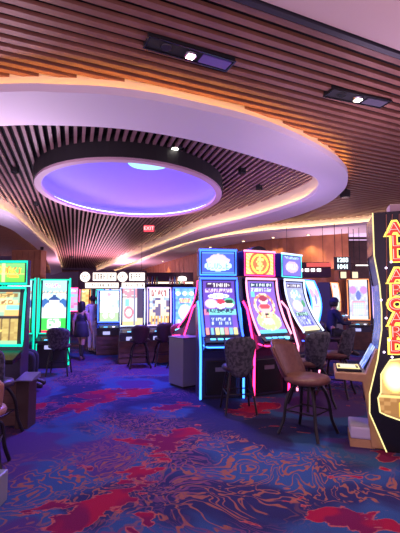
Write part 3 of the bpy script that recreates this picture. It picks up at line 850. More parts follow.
# ------------------------------------------------------------------ train machine on the right
P0 = fl(387, 452); YR = R(-107)
def side(px, py):
    n = (cos(YR), sin(YR)); r = ray(px, py)
    t = (P0[0]*n[0]+P0[1]*n[1])/(r[0]*n[0]+r[1]*n[1])
    q = (r[0]*t-P0[0], r[1]*t-P0[1], H+r[2]*t)
    return (q[0]*-sin(YR)+q[1]*cos(YR), q[2])
t = thing('slot_machine', 'tall black slot machine at right edge with glowing ALL ABOARD side letters and train', 'slot machine', (P0[0], P0[1], 0), YR)
E_ = [side(*q) for q in ((373, 213), (374.5, 256), (380, 285), (382, 310), (382, 330), (378, 360), (370, 394), (370, 413), (387, 452))]
E_[-1] = (E_[-1][0], 0.0)
WD = .62
fr = E_
MB().prism(fr+[(.62, 0), (.62, fr[0][1]+.02)], -.03, 0).build('side_panel', black, t)
MB().prism([(y+.01, z) for y, z in fr]+[(.60, 0.02), (.60, fr[0][1])], -WD, -.03).build('cabinet', dark, t)
MB().prism(fr+[(.62, 0), (.62, fr[0][1]+.02)], -WD-.03, -WD).build('side_panel', black, t)
MB().tube([(.004, y-.004, z) for y, z in fr], .0065, 8).build('edge_light', led_names('cream'), t)
def alongE(v, a=2, b=5):
    L = fr[a:b+1][::-1]; s = v*(len(L)-1); i = min(int(s), len(L)-2); f = s-i
    return (L[i][0]+(L[i+1][0]-L[i][0])*f, L[i][1]+(L[i+1][1]-L[i][1])*f)
paint('main_screen', lambda u, v: (-WD+.06+u*(WD-.12), alongE(v)[0]-.006, alongE(v)[1]), lambda u, v: (.08, .10, .45) if hsh(int(u*6), int(v*14)) > .4 else (.25, .2, .5), t, .5)
def topy(v): return (fr[1][0]+(fr[0][0]-fr[1][0])*v-.006, fr[1][1]+(fr[0][1]-fr[1][1])*v)
paint('top_screen', lambda u, v: (-WD+.05+u*(WD-.1), topy(.06+.88*v)[0], topy(.06+.88*v)[1]), lambda u, v: (.25, .12, .10) if hsh(int(u*9), int(v*9)) > .5 else (.08, .05, .09), t, .6)
# deck and tan pedestal
dkz = side(335, 373)[1]
d0 = side(335, 373)[0]; d1 = side(364, 375)[0]
tanb = MB().prism([(d0, dkz-.065), (d0, dkz), (d1+.02, dkz), (side(380, 350)[0]-.03, side(380, 350)[1]), (side(384, 350)[0]+.03, side(384, 350)[1]-.02), (side(376, 400)[0], side(376, 400)[1]), (side(386, 450)[0], .01), (side(372, 449)[0], .01), (side(368, 410)[0], side(368, 410)[1]), (side(365, 395)[0], side(365, 395)[1]), (side(363, 383)[0], side(363, 383)[1])], -.15, -.035)
MB().prism([(d0, dkz-.065), (d0, dkz), (d1+.03, dkz), (d1+.03, dkz-.065)], -WD-.01, -.15).build('deck_shelf', tan, t)
MB().prism([(d1+.08, .01), (d1+.08, dkz-.06), (.1, dkz-.06), (.1, .01)], -WD-.01, -.16).build('lower_body', dark, t)
tp = tanb.build('tan_pedestal', tan, t, bevel=.008)
dk = MB().prism([(d0+.02, dkz+.001), (d0+.02, dkz+.03), (d1-.01, dkz+.03), (d1-.01, dkz+.001)], -WD+.12, -.1).build('button_deck', black, t, bevel=.006)
MB().tube([(-.13, d0+.03, dkz+.036), (-.13, d1-.03, dkz+.036), (-.36, d1-.03, dkz+.036), (-.36, d0+.03, dkz+.036)], .005, 6, closed=True).build('deck_light', led_names('cream'), dk)
for k in range(4):
    MB().box(-.34+.055*k, -.30+.055*k, d0+.06, d1-.06, dkz+.03, dkz+.045, .006).build('button', glow('deck_white', (.8, .75, .6), .9), dk)
yy0, zz0 = d1, dkz+.02; yy1, zz1 = side(380, 350)[0]-.03, side(380, 350)[1]
paint('button_screen', lambda u, v: (-WD+.14+u*(WD-.26), yy0+.0+(yy1-yy0)*v, zz0+.015+(zz1-zz0)*v), lambda u, v: (.12, .2, .75) if hsh(int(u*6), int(v*5), 3) > .35 else (.5, .6, .95), t, .9, 20, 12)
# foot rest
f0 = side(345, 440); f1 = side(372, 440)
fb = MB().box(-.42, -.05, f0[0]+.05, f1[0]+.03, .0, .08).build('foot_rest', tan, t)
MB().box(-.41, -.045, f0[0]+.055, f1[0]+.03, .08, .20, .02).build('foot_rest_box', mat('pale_box', (.55, .5, .62), .45), fb)
# lettering
def put_letter(ch, px, py, hpx):
    y, z = side(px, py); y2, z2 = side(px, py+hpx/2); y1, z1 = side(px, py-hpx/2)
    s = (z1-z2)*1.33
    def place(off, ext, dx, dy, x):
        vs, fs = text_mesh(ch, s, ext, off)
        return MB().add([(x+v.z, y+(v.x*1.12+dx)*1.0, z+v.y+dy) for v in vs], fs)
    o = place(-.006, .002, -.006, .004, .014).build('letter', glow('letter_white', (1, .72, .62), 1.1), t, label='glowing letter %s' % ch)
    place(.012, .002, .004, -.004, .010).build('letter_shade', glow('letter_red', (.80, .04, .02), .8), o)
    place(.026, .002, 0, 0, .005).build('letter_outline', glow('letter_yellow', (1, .72, .10), 1.6), o)
for ch, py, px in zip('ALL', (229, 242, 255), (394.5, 396, 396.5)): put_letter(ch, px, py, 12.5)
for ch, py in zip('ABOARD', (276, 291, 305, 319, 333, 347)): put_letter(ch, 397, py, 13)
def train_art(u, v):
    d = hypot((u-.42)*1.0, (v-.68)*1.2)
    if d < .16: return (1, .98, .85)
    if d < .30: return lerp3((1, .95, .7), (.9, .55, .12), (d-.16)/.14)
    if v < .40:
        if rc(u, v, .5, .62, .06, .28) or rc(u, v, .72, .84, .06, .28): return (.95, .6, .05)
        if abs(v-.36) < .025: return (.85, .6, .2)
        if v < .10: return (.25, .12, .04)
        return (.28, .13, .04) if hsh(int(u*7), int(v*14)) > .4 else (.40, .2, .07)
    return lerp3((.55, .33, .1), (.25, .3, .2), min(1, max(0, (d-.3)*2)))
TP = [(380, 412), (378, 398), (381, 392), (381, 374), (386, 366), (390, 360), (408, 358), (420, 368), (420, 418), (400, 420), (386, 415)]
TPs = [side(*q) for q in TP]
y0 = min(p[0] for p in TPs); y1 = max(p[0] for p in TPs); z0 = min(p[1] for p in TPs); z1 = max(p[1] for p in TPs)
me_v, me_f, cols = [], [], []
NU, NV = 40, 48
for j in range(NV+1):
    for i in range(NU+1):
        u, v = i/NU, j/NV; me_v.append((.006, y0+(y1-y0)*u, z0+(z1-z0)*v)); cols.append(train_art(u, v))
for j in range(NV):
    for i in range(NU):
        if in_poly(y0+(y1-y0)*(i+.5)/NU, z0+(z1-z0)*(j+.5)/NV, TPs): a = j*(NU+1)+i; me_f.append((a, a+1, a+NU+2, a+NU+1))
me = bpy.data.meshes.new('train_picture'); me.from_pydata(me_v, [], me_f)
at = me.color_attributes.new('Col', 'FLOAT_COLOR', 'POINT')
for k, c_ in enumerate(cols): at.data[k].color = (*c_, 1)
me.materials.append(screen_mat(1.3)); o = bpy.data.objects.new('train_picture', me); C.objects.link(o); o.parent = t
MB().tube([(.008, y, z) for y, z in TPs], .007, 6, closed=True).build('picture_outline', led_names('cream'), o)
for k, (px, py) in enumerate(((384, 352), (381, 300), (386, 318), (392, 357), (389, 340), (386, 268), (391, 262))):
    y, z = side(px, py); MB().lathe([(.002, -.011), (.011, -.004), (.011, .004), (.002, .011)], 10, (.008, y, z)).build('bulb', glow('bulb', (1, .8, .6) if k % 2 else (.9, .7, 1), 3), t)
for px in (386, 392, 399):
    ya, za = side(px, 208); yb, zb = side(px+(1 if px < 390 else 0), 330 if px == 386 else 222)
    MB().tube([(.004, ya, min(za, 2.33)), (.004, yb, zb)], .004, 6).build('copper_line', mat('copper_line', (.5, .2, .12), .4, metal=.5), t)
MB().box(-.3, -.1, .12, .3, fr[0][1]+.02, fr[0][1]+.10, .01).build('beacon', mat('beacon', (.5, .35, .36), .5), t)

# ------------------------------------------------------------------ stools
def stool(label, loc, yaw, seat_m, back_m, group, zs=.63, zb=(.56, 1.02), wide=.44, low=.32, straight=False, recline=.10, sr=1.0):
    t = thing('casino_stool', label, 'chair', loc, R(yaw), group)
    se = []
    for r, z in ((.02, -.075), (.16, -.07), (.205, -.05), (.215, -.02), (.20, .008), (.15, .022), (.02, .028)): se.append((r, z))
    MB().lathe(se, 28, (0, 0, zs), sr, .98*sr).build('seat', seat_m, t, smooth=True)
    def bk(u, v, sd):
        a = (u-.5)*2; w = (low+(wide-low)*v)/2*(1-.16*max(0, (2*v-1))**5-.16*max(0, (1-2*v))**5)
        e = 1-.0*v
        y = .20*sr+recline*v-.11*a*a+(.045 if sd else 0)*(1-.5*abs(a)**6)*(1-.5*(2*v-1)**8)
        z = zb[0]+(zb[1]-zb[0])*v-.055*abs(a)**3*(1 if v > .5 else -1)*abs(2*v-1)
        return (w*a, y-.02, z)
    MB().closed_grid(bk, 16, 12).build('backrest', back_m, t, smooth=True)
    def bk2(u, v, sd):                                  # inner pad
        x, y, z = bk(.08+.84*u, .06+.88*v, 0); return (x, y-(.022 if sd else -.01), z)
    MB().closed_grid(bk2, 12, 10).build('back_pad', leather if back_m is floral else back_m, t, smooth=True)
    MB().box(-.03, .03, .12, .215, zs-.085, zs-.06).build('back_bracket', legm, t)
    for sx in (-1, 1):
        for sy in (-1, 1):
            if straight: pts = [(sx*.12, sy*.12, zs-.07), (sx*.155, sy*.16, .34), (sx*.20, sy*.21, .01)]
            else: pts = [(sx*.09, sy*.09, zs-.07), (sx*.135, sy*.14, zs-.16), (sx*.165, sy*.17, .34), (sx*.185, sy*.19, .16), (sx*.225, sy*.235, .01)]
            L = catmull(pts, 5)
            MB().tube(L, [.014 if straight else .018]*len(L), 8).build('leg', legm, t)
    q = .168
    MB().tube([(q, q, .26), (q, -q, .26), (-q, -q, .26), (-q, q, .26)], .009, 8, closed=True).build('foot_ring', legm, t)
    MB().lathe([(.13, zs-.095), (.14, zs-.085), (.14, zs-.066), (.1, zs-.06)], 20).build('swivel_plate', legm, t)
    return t
G = 'padded casino stools'
stool('dark floral-backed stool with its back to us, in front of the cloud topper machine', (.50, 5.32, 0), 186, leather2, floral, G, zs=.60, zb=(.47, 1.0), wide=.44, low=.31, straight=True)
c = fl(306, 436); stool('brown leather swivel stool standing alone in the foreground', (c[0]+.04, c[1]+.06, 0), 46, leather, leather, G, zs=.62, zb=(.55, 1.0), wide=.52, low=.42, recline=.18, sr=1.2)
stool('dark floral-backed stool directly behind the foreground brown stool', (1.53, 5.55, 0), 200, leather, floral, G, zs=.62, zb=(.55, 1.04), wide=.44, low=.27)
stool('dark stool turned to the pod, behind the train machine deck', (2.09, 6.20, 0), 236, leather, floral, G, zs=.64, zb=(.58, 1.04), wide=.46, low=.30)
stool('dark stool in front of the white figure machine beside the walkway', (-2.72, 7.75, 0), 188, leather2, floral, G, zs=.58, zb=(.50, .93), wide=.46, low=.36, straight=True)
stool('dark stool with patterned back at the left edge green machine', (-2.22, 4.32, 0), 176, leather2, floral, G, zs=.60, zb=(.50, 1.0), wide=.44, low=.34)
stool('tan leather stool cut by the left frame edge, nearest of all', (-1.88, 3.45, 0), 200, mat('tan_leather', (.34, .15, .09), .4), mat('tan_leather', (.34, .15, .09), .4), G, zs=.55, zb=(.48, .86), wide=.42, low=.36)
stool('dark brown stool at the red sun machine', (-1.30, 8.60, 0), 194, leather2, leather2, G, zs=.60, zb=(.52, .92), wide=.42, low=.32)
stool('dark brown stool at the golden screen machine', (-.80, 8.88, 0), 194, leather2, leather2, G, zs=.60, zb=(.52, .95), wide=.42, low=.32)
stool('pink-lit stool at the blue screen machine, just past the grey pedestal', (-.42, 8.28, 0), 194, leather2, mat('pink_lit_leather', (.42, .10, .16), .45), G, zs=.60, zb=(.56, .98), wide=.48, low=.36)  # pink LED light from the pod is put into the backrest colour
stool('dark stool under the seated player in the dark jacket', (3.0, 9.0, 0), 70, leather2, leather2, G, zs=.60, zb=(.56, .95))

t = thing('side_table', 'low brown side unit with sloping grey top beside the left edge machine', 'table', (-2.02, 4.72, 0))
MB().box(-.09, .06, -.10, .12, 0, .54, .008).build('body', mat('umber_wood', (.05, .024, .02), .5), t)
MB().prism([(-.13, .54), (-.13, .55), (.13, .60), (.13, .54)], -.09, .10).build('table_top', grey, t)
# foot rest corner at lower left
t = tag(MB().box(-2.2, -1.43, 2.76, 3.06, 0, .22, .012).build('foot_rest', mat('satin_grey', (.30, .30, .32), .35, metal=.35)), 'corner of a grey foot rest box cut by the lower left frame edge', 'foot rest')

# ------------------------------------------------------------------ bar sign, canopy and clutter
t = thing('bar_sign', 'long dark hanging bar sign with lit white letter boxes above the couple', 'sign', ((112-200)/F*15, 15.0, 0))
MB().box(-1.28, 1.28, 0, .25, 1.80, 2.50).build('backing', mat('maroon_board', (.06, .02, .03), .6), t)
wl = glow('sign_white', (1, .88, .78), 1.5); ink = mat('sign_ink', (.10, .03, .05), .6)
def letter_box(x0, x1, z0, z1, n, seed):
    o = MB().box(x0, x1, -.05, 0, z0, z1, .01).build('letter_box', wl, t)
    mb = MB(); w = (x1-x0-.06)/n
    for k in range(n):
        a = x0+.03+k*w; h = z1-z0-.08
        if hsh(k, seed) > .35: mb.box(a+.02, a+w*.35, -.056, -.05, z0+.04, z1-.04)
        if hsh(k, seed, 2) > .45: mb.box(a+w*.55, a+w*.8, -.056, -.05, z0+.04, z1-.04)
        if hsh(k, seed, 3) > .4: mb.box(a+.02, a+w*.8, -.056, -.05, z0+.04+h*.4, z0+.04+h*.56)
        if hsh(k, seed, 4) > .5: mb.box(a+.02, a+w*.8, -.056, -.05, z1-.04-h*.16, z1-.04)
    mb.build('lettering', ink, o)
def emblem(x):
    o = MB().lathe([(.02, 0), (.17, 0), (.19, .02), (.17, .05), (.02, .05)], 24, (0, 0, 0)).build('round_emblem', wl, t)
    o.location = (x, 0, 2.26); o.rotation_euler = (R(90), 0, 0)
    mb = MB()
    for s in (-1, 1):
        mb.tube([(s*.11, .09, .054), (s*.05, -.09, .054), (0, .06, .054)], .016, 6)
    mb.build('emblem_mark', mat('emblem_red', (.45, .08, .06), .5), o)
emblem(-1.02); letter_box(-.72, .16, 2.12, 2.42, 7, 1); emblem(.40); letter_box(.66, 1.24, 2.12, 2.42, 5, 5)
letter_box(-1.0, .25, 1.84, 2.04, 12, 8); letter_box(.38, 1.24, 1.84, 2.04, 8, 11)
for x in (-1.1, 1.1): MB().tube([(x, .12, 2.5), (x, .12, 3.9)], .006, 6).build('hanger', blackm, t)
# back bar with shelf below wall
bx = Vector(fl(185, 345)); t = thing('back_bar', 'dark back bar with lit shelf behind the row of three machines', 'bar', (-1.55, 16.6, 0), R(0))
MB().box(-.95, 1.25, 0, .5, 0, 1.15).build('counter', brownwood, t)
MB().box(-.95, 1.25, .35, .5, 1.15, 2.55).build('back_panel', mat('maroon_board', (.06, .02, .03), .6), t)
for z in (1.55, 2.0): MB().box(-.95, 1.25, .1, .35, z, z+.04).build('shelf', brownwood, t)
MB().box(-.95, 1.25, .33, .35, 2.08, 2.14).build('shelf_light', glow('shelf', (1, .75, .5), 2.5), t)
bcol = [(.5, .2, .05), (.1, .35, .15), (.7, .6, .5), (.4, .05, .08), (.15, .2, .5)]
for k in range(14):
    m = mat('bottle%d' % (k % 5), bcol[k % 5], .15, coat=.5)
    x = -.88+.10*k+(.45 if k > 6 else 0); z = 2.04; y = .22
    w = Matrix.Rotation(0, 3, 'Z') @ Vector((x, y, 0))
    o = MB().lathe([(.045, 0), (.045, .2), (.018, .27), (.016, .33), (.01, .335)], 10).build('bottle', m); o.location = (-1.55+w.x, 16.6+w.y, z)
    tag(o, 'small liquor bottle on the top shelf of the back bar', 'bottle', 'bottles on the back bar')
t = thing('bar_lamp', 'small white glowing lamp on the back bar shelf', 'lamp', (-.75, 16.65, 2.04))
MB().lathe([(.08, 0), (.08, .02), (.015, .03), (.015, .14)], 12).build('base', blackm, t)
MB().lathe([(.12, .14), (.18, .16), (.16, .30), (.05, .33)], 16).build('lamp_shade', glow('lamp_white', (1, .9, .85), 3), t)

t = thing('bar_canopy', 'dark hanging canopy with small white lights behind the pod, right side', 'canopy', (3.05, 10.9, 0), R(-8))
MB().prism([(0, 2.05), (.5, 2.05), (.5, 2.48), (.25, 2.48), (0, 2.30)], -.75, .55).build('canopy_body', mat('maroon_board', (.06, .02, .03), .6), t)
for k in range(5): MB().box(-.46+.16*k, -.36+.16*k, -.02, .0, 2.20, 2.28).build('canopy_light', glow('canopy_white', (1, .9, .9), 3), t)
MB().box(-.1, .55, -.04, -.01, 2.33, 2.44).build('red_panel', glow('red_panel', (.9, .12, .10), .7), t)
for x in (-.6, .4): MB().tube([(x, .3, 2.48), (x, .3, 3.5)], .006, 6).build('hanger', blackm, t)

t = thing('number_sign', 'small lit number sign reading 1203 over 1041 hanging on the right', 'sign', ((343-200)/F*11.2, 11.2, 2.30))
MB().box(-.24, .24, 0, .03, -.04, .34).build('backing', mat('smoke_board', (.05, .04, .05), .3), t)
for s, z in (('1203', .245), ('1041', .055)):
    vs, fs = text_mesh(s, .17, .003, .006); MB().add([(v.x, -.005-v.z, z+v.y) for v in vs], fs).build('lettering', glow('digits', (.75, .95, 1), 1.6), t)
for x in (-.2, .2): MB().tube([(x, .015, .36), (x, .015, 1.3)], .008, 6).build('hanger', blackm, t)
t = thing('light_bar', 'long thin white light bar hanging right of the number sign', 'light', (5.0, 11.3, 2.38))
MB().box(-.55, .9, 0, .06, 0, .05).build('housing', blackm, t); MB().box(-.53, .88, -.012, 0, .012, .04).build('tube', glow('bar_white', (1, .9, .85), 2.2), t)
for x in (-.4, .7): MB().tube([(x, .03, .05), (x, .03, 1.15)], .008, 6).build('hanger', blackm, t)
for k, (dx, lb) in enumerate(((4.18, 'small glowing square menu box under the number sign, left one'), (4.52, 'small glowing square menu box under the number sign, right one'))):
    t = thing('menu_box', lb, 'sign', (dx, 11.5, 2.02), 0, 'small menu boxes')
    MB().box(-.11, .11, 0, .08, 0, .24, .01).build('box', mat('smoke_board', (.05, .04, .05), .3), t); MB().box(-.08, .08, -.01, 0, .03, .21).build('lit_face', glow('menu', (1, .75, .45), 1.1), t)
    MB().tube([(0, .04, .24), (0, .04, 1.6)], .008, 6).build('hanger', blackm, t)

# ------------------------------------------------------------------ people
def skin(name, V, E, m, parent=None, sub=2):
    """V: list of (x,y,z,r)"""
    me = bpy.data.meshes.new(name); me.from_pydata([v[:3] for v in V], E, [])
    o = bpy.data.objects.new(name, me); C.objects.link(o)
    md = o.modifiers.new('Skin', 'SKIN'); md.use_smooth_shade = True
    for i, d in enumerate(me.skin_vertices[0].data):
        r = V[i][3]; d.radius = (r, r) if not isinstance(r, tuple) else r; d.use_root = (i == 0)
    o.modifiers.new('Sub', 'SUBSURF').levels = sub; o.modifiers['Sub'].render_levels = sub
    dg = bpy.context.evaluated_depsgraph_get(); dg.update()
    nm = bpy.data.meshes.new_from_object(o.evaluated_get(dg)); o.modifiers.clear(); o.data = nm
    nm.materials.clear(); nm.materials.append(m)
    for p in nm.polygons: p.use_smooth = True
    if parent: o.parent = parent
    return o
def hand(V, E, root, wrist, d, sidev, s):
    """palm plus five fingers, from wrist in direction d"""
    d = Vector(d).normalized(); sv = Vector(sidev).normalized(); w = Vector(wrist)
    pa = len(V); V.append((*(w+d*.045*s), .026*s)); E.append((root, pa))
    for k, ln in enumerate((.07, .08, .075, .06)):
        b = w+d*.085*s+sv*(k-1.5)*.021*s; i = len(V)
        V.append((*b, .0105*s)); V.append((*(b+d*ln*.55*s), .009*s)); V.append((*(b+d*ln*s+d.cross(sv)*.015*s), .0075*s))
        E += [(pa, i), (i, i+1), (i+1, i+2)]
    i = len(V); b = w+d*.03*s-sv*.035*s
    V.append((*b, .011*s)); V.append((*(b+d*.05*s-sv*.02*s), .009*s)); E += [(pa, i), (i, i+1)]
skinm = mat('skin', (.52, .27, .19), .55)
def person(label, loc, yaw, J, s, cloth, hairm, hair):
    """J: dict of joints (x,y,z) in units of standing height 1.75; front is -Y"""
    k = s
    for q in 'LR':
        a_, b_ = Vector(J['an'+q]), Vector(J['toe'+q]); J['tip'+q] = tuple(b_+(b_-a_)*.35)
    def P(n): return tuple(c*k for c in J[n])
    V = []; ix = {}; E = []
    def add(n, r): ix[n] = len(V); V.append((*P(n), r*k))
    add('pelvis', .115); add('waist', .105); add('chest', .125); add('neckb', .07); add('neck', .05); add('head', .078); add('crown', .075)
    for q in 'LR':
        add('sh'+q, .055); add('el'+q, .042); add('wr'+q, .030); add('hip'+q, .085); add('kn'+q, .058); add('an'+q, .040); add('toe'+q, .035)
    ch = ['pelvis', 'waist', 'chest', 'neckb', 'neck', 'head', 'crown']
    E += [(ix[a], ix[b]) for a, b in zip(ch[:-1], ch[1:])]
    for q in 'LR':
        E += [(ix['neckb'], ix['sh'+q]), (ix['sh'+q], ix['el'+q]), (ix['el'+q], ix['wr'+q]), (ix['pelvis'], ix['hip'+q]), (ix['hip'+q], ix['kn'+q]), (ix['kn'+q], ix['an'+q]), (ix['an'+q], ix['toe'+q])]
        d = Vector(P('wr'+q))-Vector(P('el'+q)); hand(V, E, ix['wr'+q], P('wr'+q), d, (0, 1, 0) if abs(d.normalized().y) < .8 else (1, 0, 0), k)
    body = skin('person', V, E, skinm)
    body.location = loc; body.rotation_euler = (0, 0, R(yaw)); tag(body, label, 'person')
    def garment(name, m, names, radii, edges):
        vv = [(*P(n), r*k) for n, r in zip(names, radii)]
        return skin(name, vv, [(names.index(a), names.index(b)) for a, b in edges], m, body)
    for g in cloth: garment(*g)
    # nose, ears, eyes as small features on the head
    hx, hy, hz = P('head'); cz = P('crown')[2]
    mb = MB(); mb.lathe([(.004*k, .03*k), (.014*k, -.005*k), (.006*k, -.012*k)], 8, (hx, hy-.085*k, hz+.02*k)); mb.build('nose', skinm, body, smooth=True)
    for sx in (-1, 1):
        MB().lathe([(.004*k, -.03*k), (.016*k, 0), (.004*k, .03*k)], 8, (hx+sx*.078*k, hy+.005*k, hz+.02*k), .6, 1).build('ear', skinm, body, smooth=True)
        MB().lathe([(.003*k, -.008*k), (.011*k, 0), (.003*k, .008*k)], 8, (hx+sx*.03*k, hy-.072*k, hz+.045*k)).build('eye', mat('eye', (.05, .04, .04), .3), body, smooth=True)
    MB().box(hx-.025*k, hx+.025*k, hy-.082*k, hy-.066*k, hz-.035*k, hz-.025*k).build('mouth', mat('lips', (.4, .14, .12), .5), body)
    hair(body, hx, hy, hz, cz, k, hairm)
    return body
def short_hair(b, hx, hy, hz, cz, k, m):
    MB().lathe([(.088*k, -.05*k), (.10*k, .0), (.103*k, .05*k), (.085*k, .10*k), (.05*k, .128*k), (.01*k, .135*k)], 18, (hx, hy+.02*k, hz+.035*k), .95, 1.05).build('hair', m, b, smooth=True)
def long_hair(b, hx, hy, hz, cz, k, m):
    MB().lathe([(.07*k, -.24*k), (.10*k, -.18*k), (.105*k, -.05*k), (.108*k, .05*k), (.09*k, .105*k), (.05*k, .133*k), (.01*k, .14*k)], 18, (hx, hy+.028*k, hz+.03*k), .98, .95).build('hair', m, b, smooth=True)
def cap(b, hx, hy, hz, cz, k, m):
    short_hair(b, hx, hy, hz-.02*k, cz, k, mat('black_hair', (.015, .012, .014), .6))
    MB().lathe([(.112*k, .035*k), (.115*k, .06*k), (.105*k, .10*k), (.06*k, .15*k), (.01*k, .16*k)], 18, (hx, hy+.01*k, hz+.035*k)).build('cap', m, b, smooth=True)
    MB().box(hx-.07*k, hx+.07*k, hy-.20*k, hy-.08*k, hz+.068*k, hz+.08*k, .004).build('cap_brim', m, b)
def standing(step=.12, arm=.0):
    J = {'pelvis': (0, 0, .93), 'waist': (0, 0, 1.08), 'chest': (0, .01, 1.28), 'neckb': (0, .01, 1.42), 'neck': (0, 0, 1.5), 'head': (0, -.015, 1.585), 'crown': (0, -.01, 1.66)}
    for q, s in (('L', 1), ('R', -1)):
        f = step*s
        J.update({'sh'+q: (s*.17, .01, 1.41), 'el'+q: (s*.235, f*.5+.03, 1.14), 'wr'+q: (s*.235, -.03+f*.8, .90), 'hip'+q: (s*.09, 0, .88), 'kn'+q: (s*.10, -f*.7-.02, .50), 'an'+q: (s*.105, -f, .09), 'toe'+q: (s*.12, -f-.15, .045)})
    return J
def top_garment(name, m, lo=True, sl=1.0):
    n = ['waist', 'pelvis', 'chest', 'neckb', 'shL', 'shR', 'elL', 'elR']; r = [.125, .135, .15, .085, .075, .075, .058, .058]
    e = [('waist', 'pelvis'), ('waist', 'chest'), ('chest', 'neckb'), ('neckb', 'shL'), ('neckb', 'shR'), ('shL', 'elL'), ('shR', 'elR')]
    if sl > 1: n += ['wrL', 'wrR']; r += [.042, .042]; e += [('elL', 'wrL'), ('elR', 'wrR')]
    return (name, m, n, r, e)
def trousers(m): return ('trousers', m, ['pelvis', 'hipL', 'hipR', 'knL', 'knR', 'anL', 'anR'], [.125, .10, .10, .075, .075, .058, .058], [('pelvis', 'hipL'), ('pelvis', 'hipR'), ('hipL', 'knL'), ('hipR', 'knR'), ('knL', 'anL'), ('knR', 'anR')])
def shoe(q, m, r=.064): return ('shoe', m, ['an'+q, 'toe'+q, 'tip'+q], [r, r*.85, r*.7], [('an'+q, 'toe'+q), ('toe'+q, 'tip'+q)])
x, y = fl(92, 352); 
person('person walking away in a pale shirt and light trousers with short dark hair', (x+.0, y, 0), 178, standing(.10), .885,
       [top_garment('shirt', mat('pale_shirt', (.62, .62, .78), .8), sl=2), trousers(mat('pale_trousers', (.66, .62, .74), .8)), shoe('L', mat('white_shoe', (.6, .58, .62), .6)), shoe('R', mat('white_shoe', (.6, .58, .62), .6))],
       mat('black_hair', (.015, .012, .014), .6), short_hair)
x, y = fl(81, 360)
Jw = standing(.13)
person('person walking in a short dark dress and tall dark boots with long dark hair', (x, y, 0), 160, Jw, .80,
       [('dress', mat('dark_dress', (.03, .025, .05), .7), ['waist', 'chest', 'pelvis', 'hipL', 'hipR', 'neckb'], [.13, .155, .165, .13, .13, .10], [('chest', 'neckb'), ('waist', 'chest'), ('waist', 'pelvis'), ('pelvis', 'hipL'), ('pelvis', 'hipR')]),
        ('boot', mat('dark_boot', (.02, .017, .02), .5), ['anL', 'knL', 'toeL'], [.055, .066, .042], [('anL', 'knL'), ('anL', 'toeL')]), ('boot', mat('dark_boot', (.02, .017, .02), .5), ['anR', 'knR', 'toeR'], [.055, .066, .042], [('anR', 'knR'), ('anR', 'toeR')]),
        ('sleeve', mat('rose_top', (.45, .22, .32), .8), ['shL', 'elL'], [.07, .055], [('shL', 'elL')]), ('sleeve', mat('rose_top', (.45, .22, .32), .8), ['shR', 'elR'], [.07, .055], [('shR', 'elR')])],
       mat('black_hair', (.015, .012, .014), .6), long_hair)
wm = [o for o in C.objects if o.name.startswith('person') and 'dress' in o.get('label', '')][0]
MB().lathe([(.12, .92), (.145, .84), (.165, .72), (.185, .56), (.18, .555), (.13, .72)], 20, (0, 0, 0), 1, .85).build('skirt', mat('dark_dress', (.03, .025, .05), .7), wm, smooth=True)
def seated(zs, reach=.38):
    b = zs+.10
    J = {'pelvis': (0, .05, b), 'waist': (0, .04, b+.15), 'chest': (0, .0, b+.35), 'neckb': (0, -.02, b+.49), 'neck': (0, -.04, b+.57), 'head': (0, -.06, b+.655), 'crown': (0, -.06, b+.73)}
    for q, s in (('L', 1), ('R', -1)):
        J.update({'sh'+q: (s*.18, -.02, b+.48), 'el'+q: (s*.24, -.12, b+.22), 'wr'+q: (s*.19, -.12-reach*.7, b+.22), 'hip'+q: (s*.09, .02, b-.02), 'kn'+q: (s*.12, -.42, b-.02), 'an'+q: (s*.12, -.40, max(.09, b-.48)), 'toe'+q: (s*.13, -.55, max(.045, b-.53))})
    return J
navy = mat('navy_jacket', (.02, .025, .08), .75)
person('person seated in a dark blue jacket and cap playing beyond the stools on the right', (3.0, 9.0, 0), 100, seated(.68), .92,
       [top_garment('jacket', navy, sl=2), trousers(mat('dark_trousers', (.02, .02, .03), .8)), shoe('L', mat('dark_shoe', (.03, .02, .02), .5)), shoe('R', mat('dark_shoe', (.03, .02, .02), .5))], navy, cap)
x, y = fl(35, 392)
person('person seated behind the left edge machine, only dark trouser leg and shoe showing', (x-.50, y+.10, 0), 100, seated(.52, .05), .96,
       [top_garment('jacket', mat('black_jacket', (.02, .02, .025), .8), sl=2), trousers(mat('dark_trousers', (.02, .02, .03), .8)), shoe('L', mat('brown_shoe', (.03, .018, .016), .5)), shoe('R', mat('brown_shoe', (.03, .018, .016), .5))], mat('black_hair', (.015, .012, .014), .6), short_hair)
stool('stool under the hidden player behind the left edge machine', (x-.50, y+.10, 0), 100, leather2, leather2, G, zs=.54, zb=(.5, .85))

# ------------------------------------------------------------------ lamps
def lamp(kind, loc, energy, color, size=.1, rot=None, name='lamp', spot=None):
    L = bpy.data.lights.new(name, kind); L.energy = energy; L.color = color
    if kind in ('POINT', 'SPOT'): L.shadow_soft_size = size
    if kind == 'SPOT': L.spot_size = R(spot or 70); L.spot_blend = .7
    if kind == 'AREA': L.size = size
    o = bpy.data.objects.new(name, L); C.objects.link(o); o.location = loc
    if rot: o.rotation_euler = rot
    return o
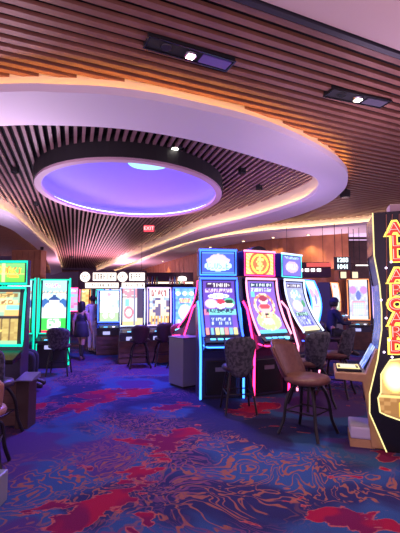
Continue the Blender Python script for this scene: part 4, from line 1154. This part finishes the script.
# wall-washer cans in the far soffit
for px, py in ((143, 262), (187, 248), (221, 240), (262, 236), (300, 233)):
    i = min(range(len(B)), key=lambda k: abs(200+F*B[k].x/B[k].y-px)); q = offs(B, 1.0)[i]
    tt = thing('wall_washer', 'small soffit downlight washing the copper wall', 'light', (q.x, q.y, ZR), 0, 'soffit wall washers')
    MB().lathe([(.06, -.015), (.07, -.012), (.07, 0), (.05, .0)], 14).build('trim_ring', blackm, tt)
    MB().lathe([(.045, -.018), (.045, -.0155)], 12).build('lens', glow('washer', (1, .7, .4), 6), tt)
    l = lamp('SPOT', (0, 0, -.04), 75, (1, .62, .30), .04, name='washer_beam', spot=110); l.parent = tt

# added fills with no fixture: violet in the dome, uplights imitating machine glow
lamp('AREA', (-.97, 7.78, ZD+.38), 330, (.22, .14, 1), .7, (0, 0, 0), name='dome_fill')
for (x, y, z, e, c_, sz) in ((1.2, 7.5, 2.35, 16, (.60, .40, 1), 1.0), (-1.2, 10.1, 1.95, 32, (1, .45, .75), 1.2), (-3.6, 9.2, 2.1, 55, (.8, .6, .9), 1.0),
                             (-5.6, 22.0, 2.3, 300, (1, .45, .65), 2.5), (2.4, .8, 1.9, 32, (1, .66, .66), 1.2), (-2.6, .8, 1.9, 26, (.9, .62, .85), 1.2), (2.2, 4.4, 2.55, 14, (.8, .55, .9), .8), (-2.7, 5.0, 2.1, 26, (.85, .6, .9), .8), (4.2, 12.3, 2.4, 22, (.9, .55, .7), 1.2)):
    lamp('AREA', (x, y, z), e, c_, sz, (pi, 0, 0), name='fill_uplight')
w = bpy.data.worlds.new('World'); SC.world = w; w.use_nodes = True
bg = w.node_tree.nodes['Background']; bg.inputs[0].default_value = (.62, .39, .66, 1); bg.inputs[1].default_value = 1.35

cam = bpy.data.cameras.new('camera'); co = bpy.data.objects.new('camera', cam); C.objects.link(co)
co.location = (0, 0, H); co.rotation_euler = (pi/2+PITCH, 0, 0)
cam.sensor_fit = 'VERTICAL'; cam.sensor_height = 24; cam.lens = F/533*24; cam.clip_start = .05
SC.camera = co
SC.view_settings.view_transform = 'Standard'; SC.view_settings.look = 'None'; SC.view_settings.gamma = 1
SC.view_settings.use_curve_mapping = False; SC.view_settings.exposure = 0.5
SC.cycles.use_denoising = True
SC.cycles.max_bounces = 6
SC.cycles.sample_clamp_indirect = 6
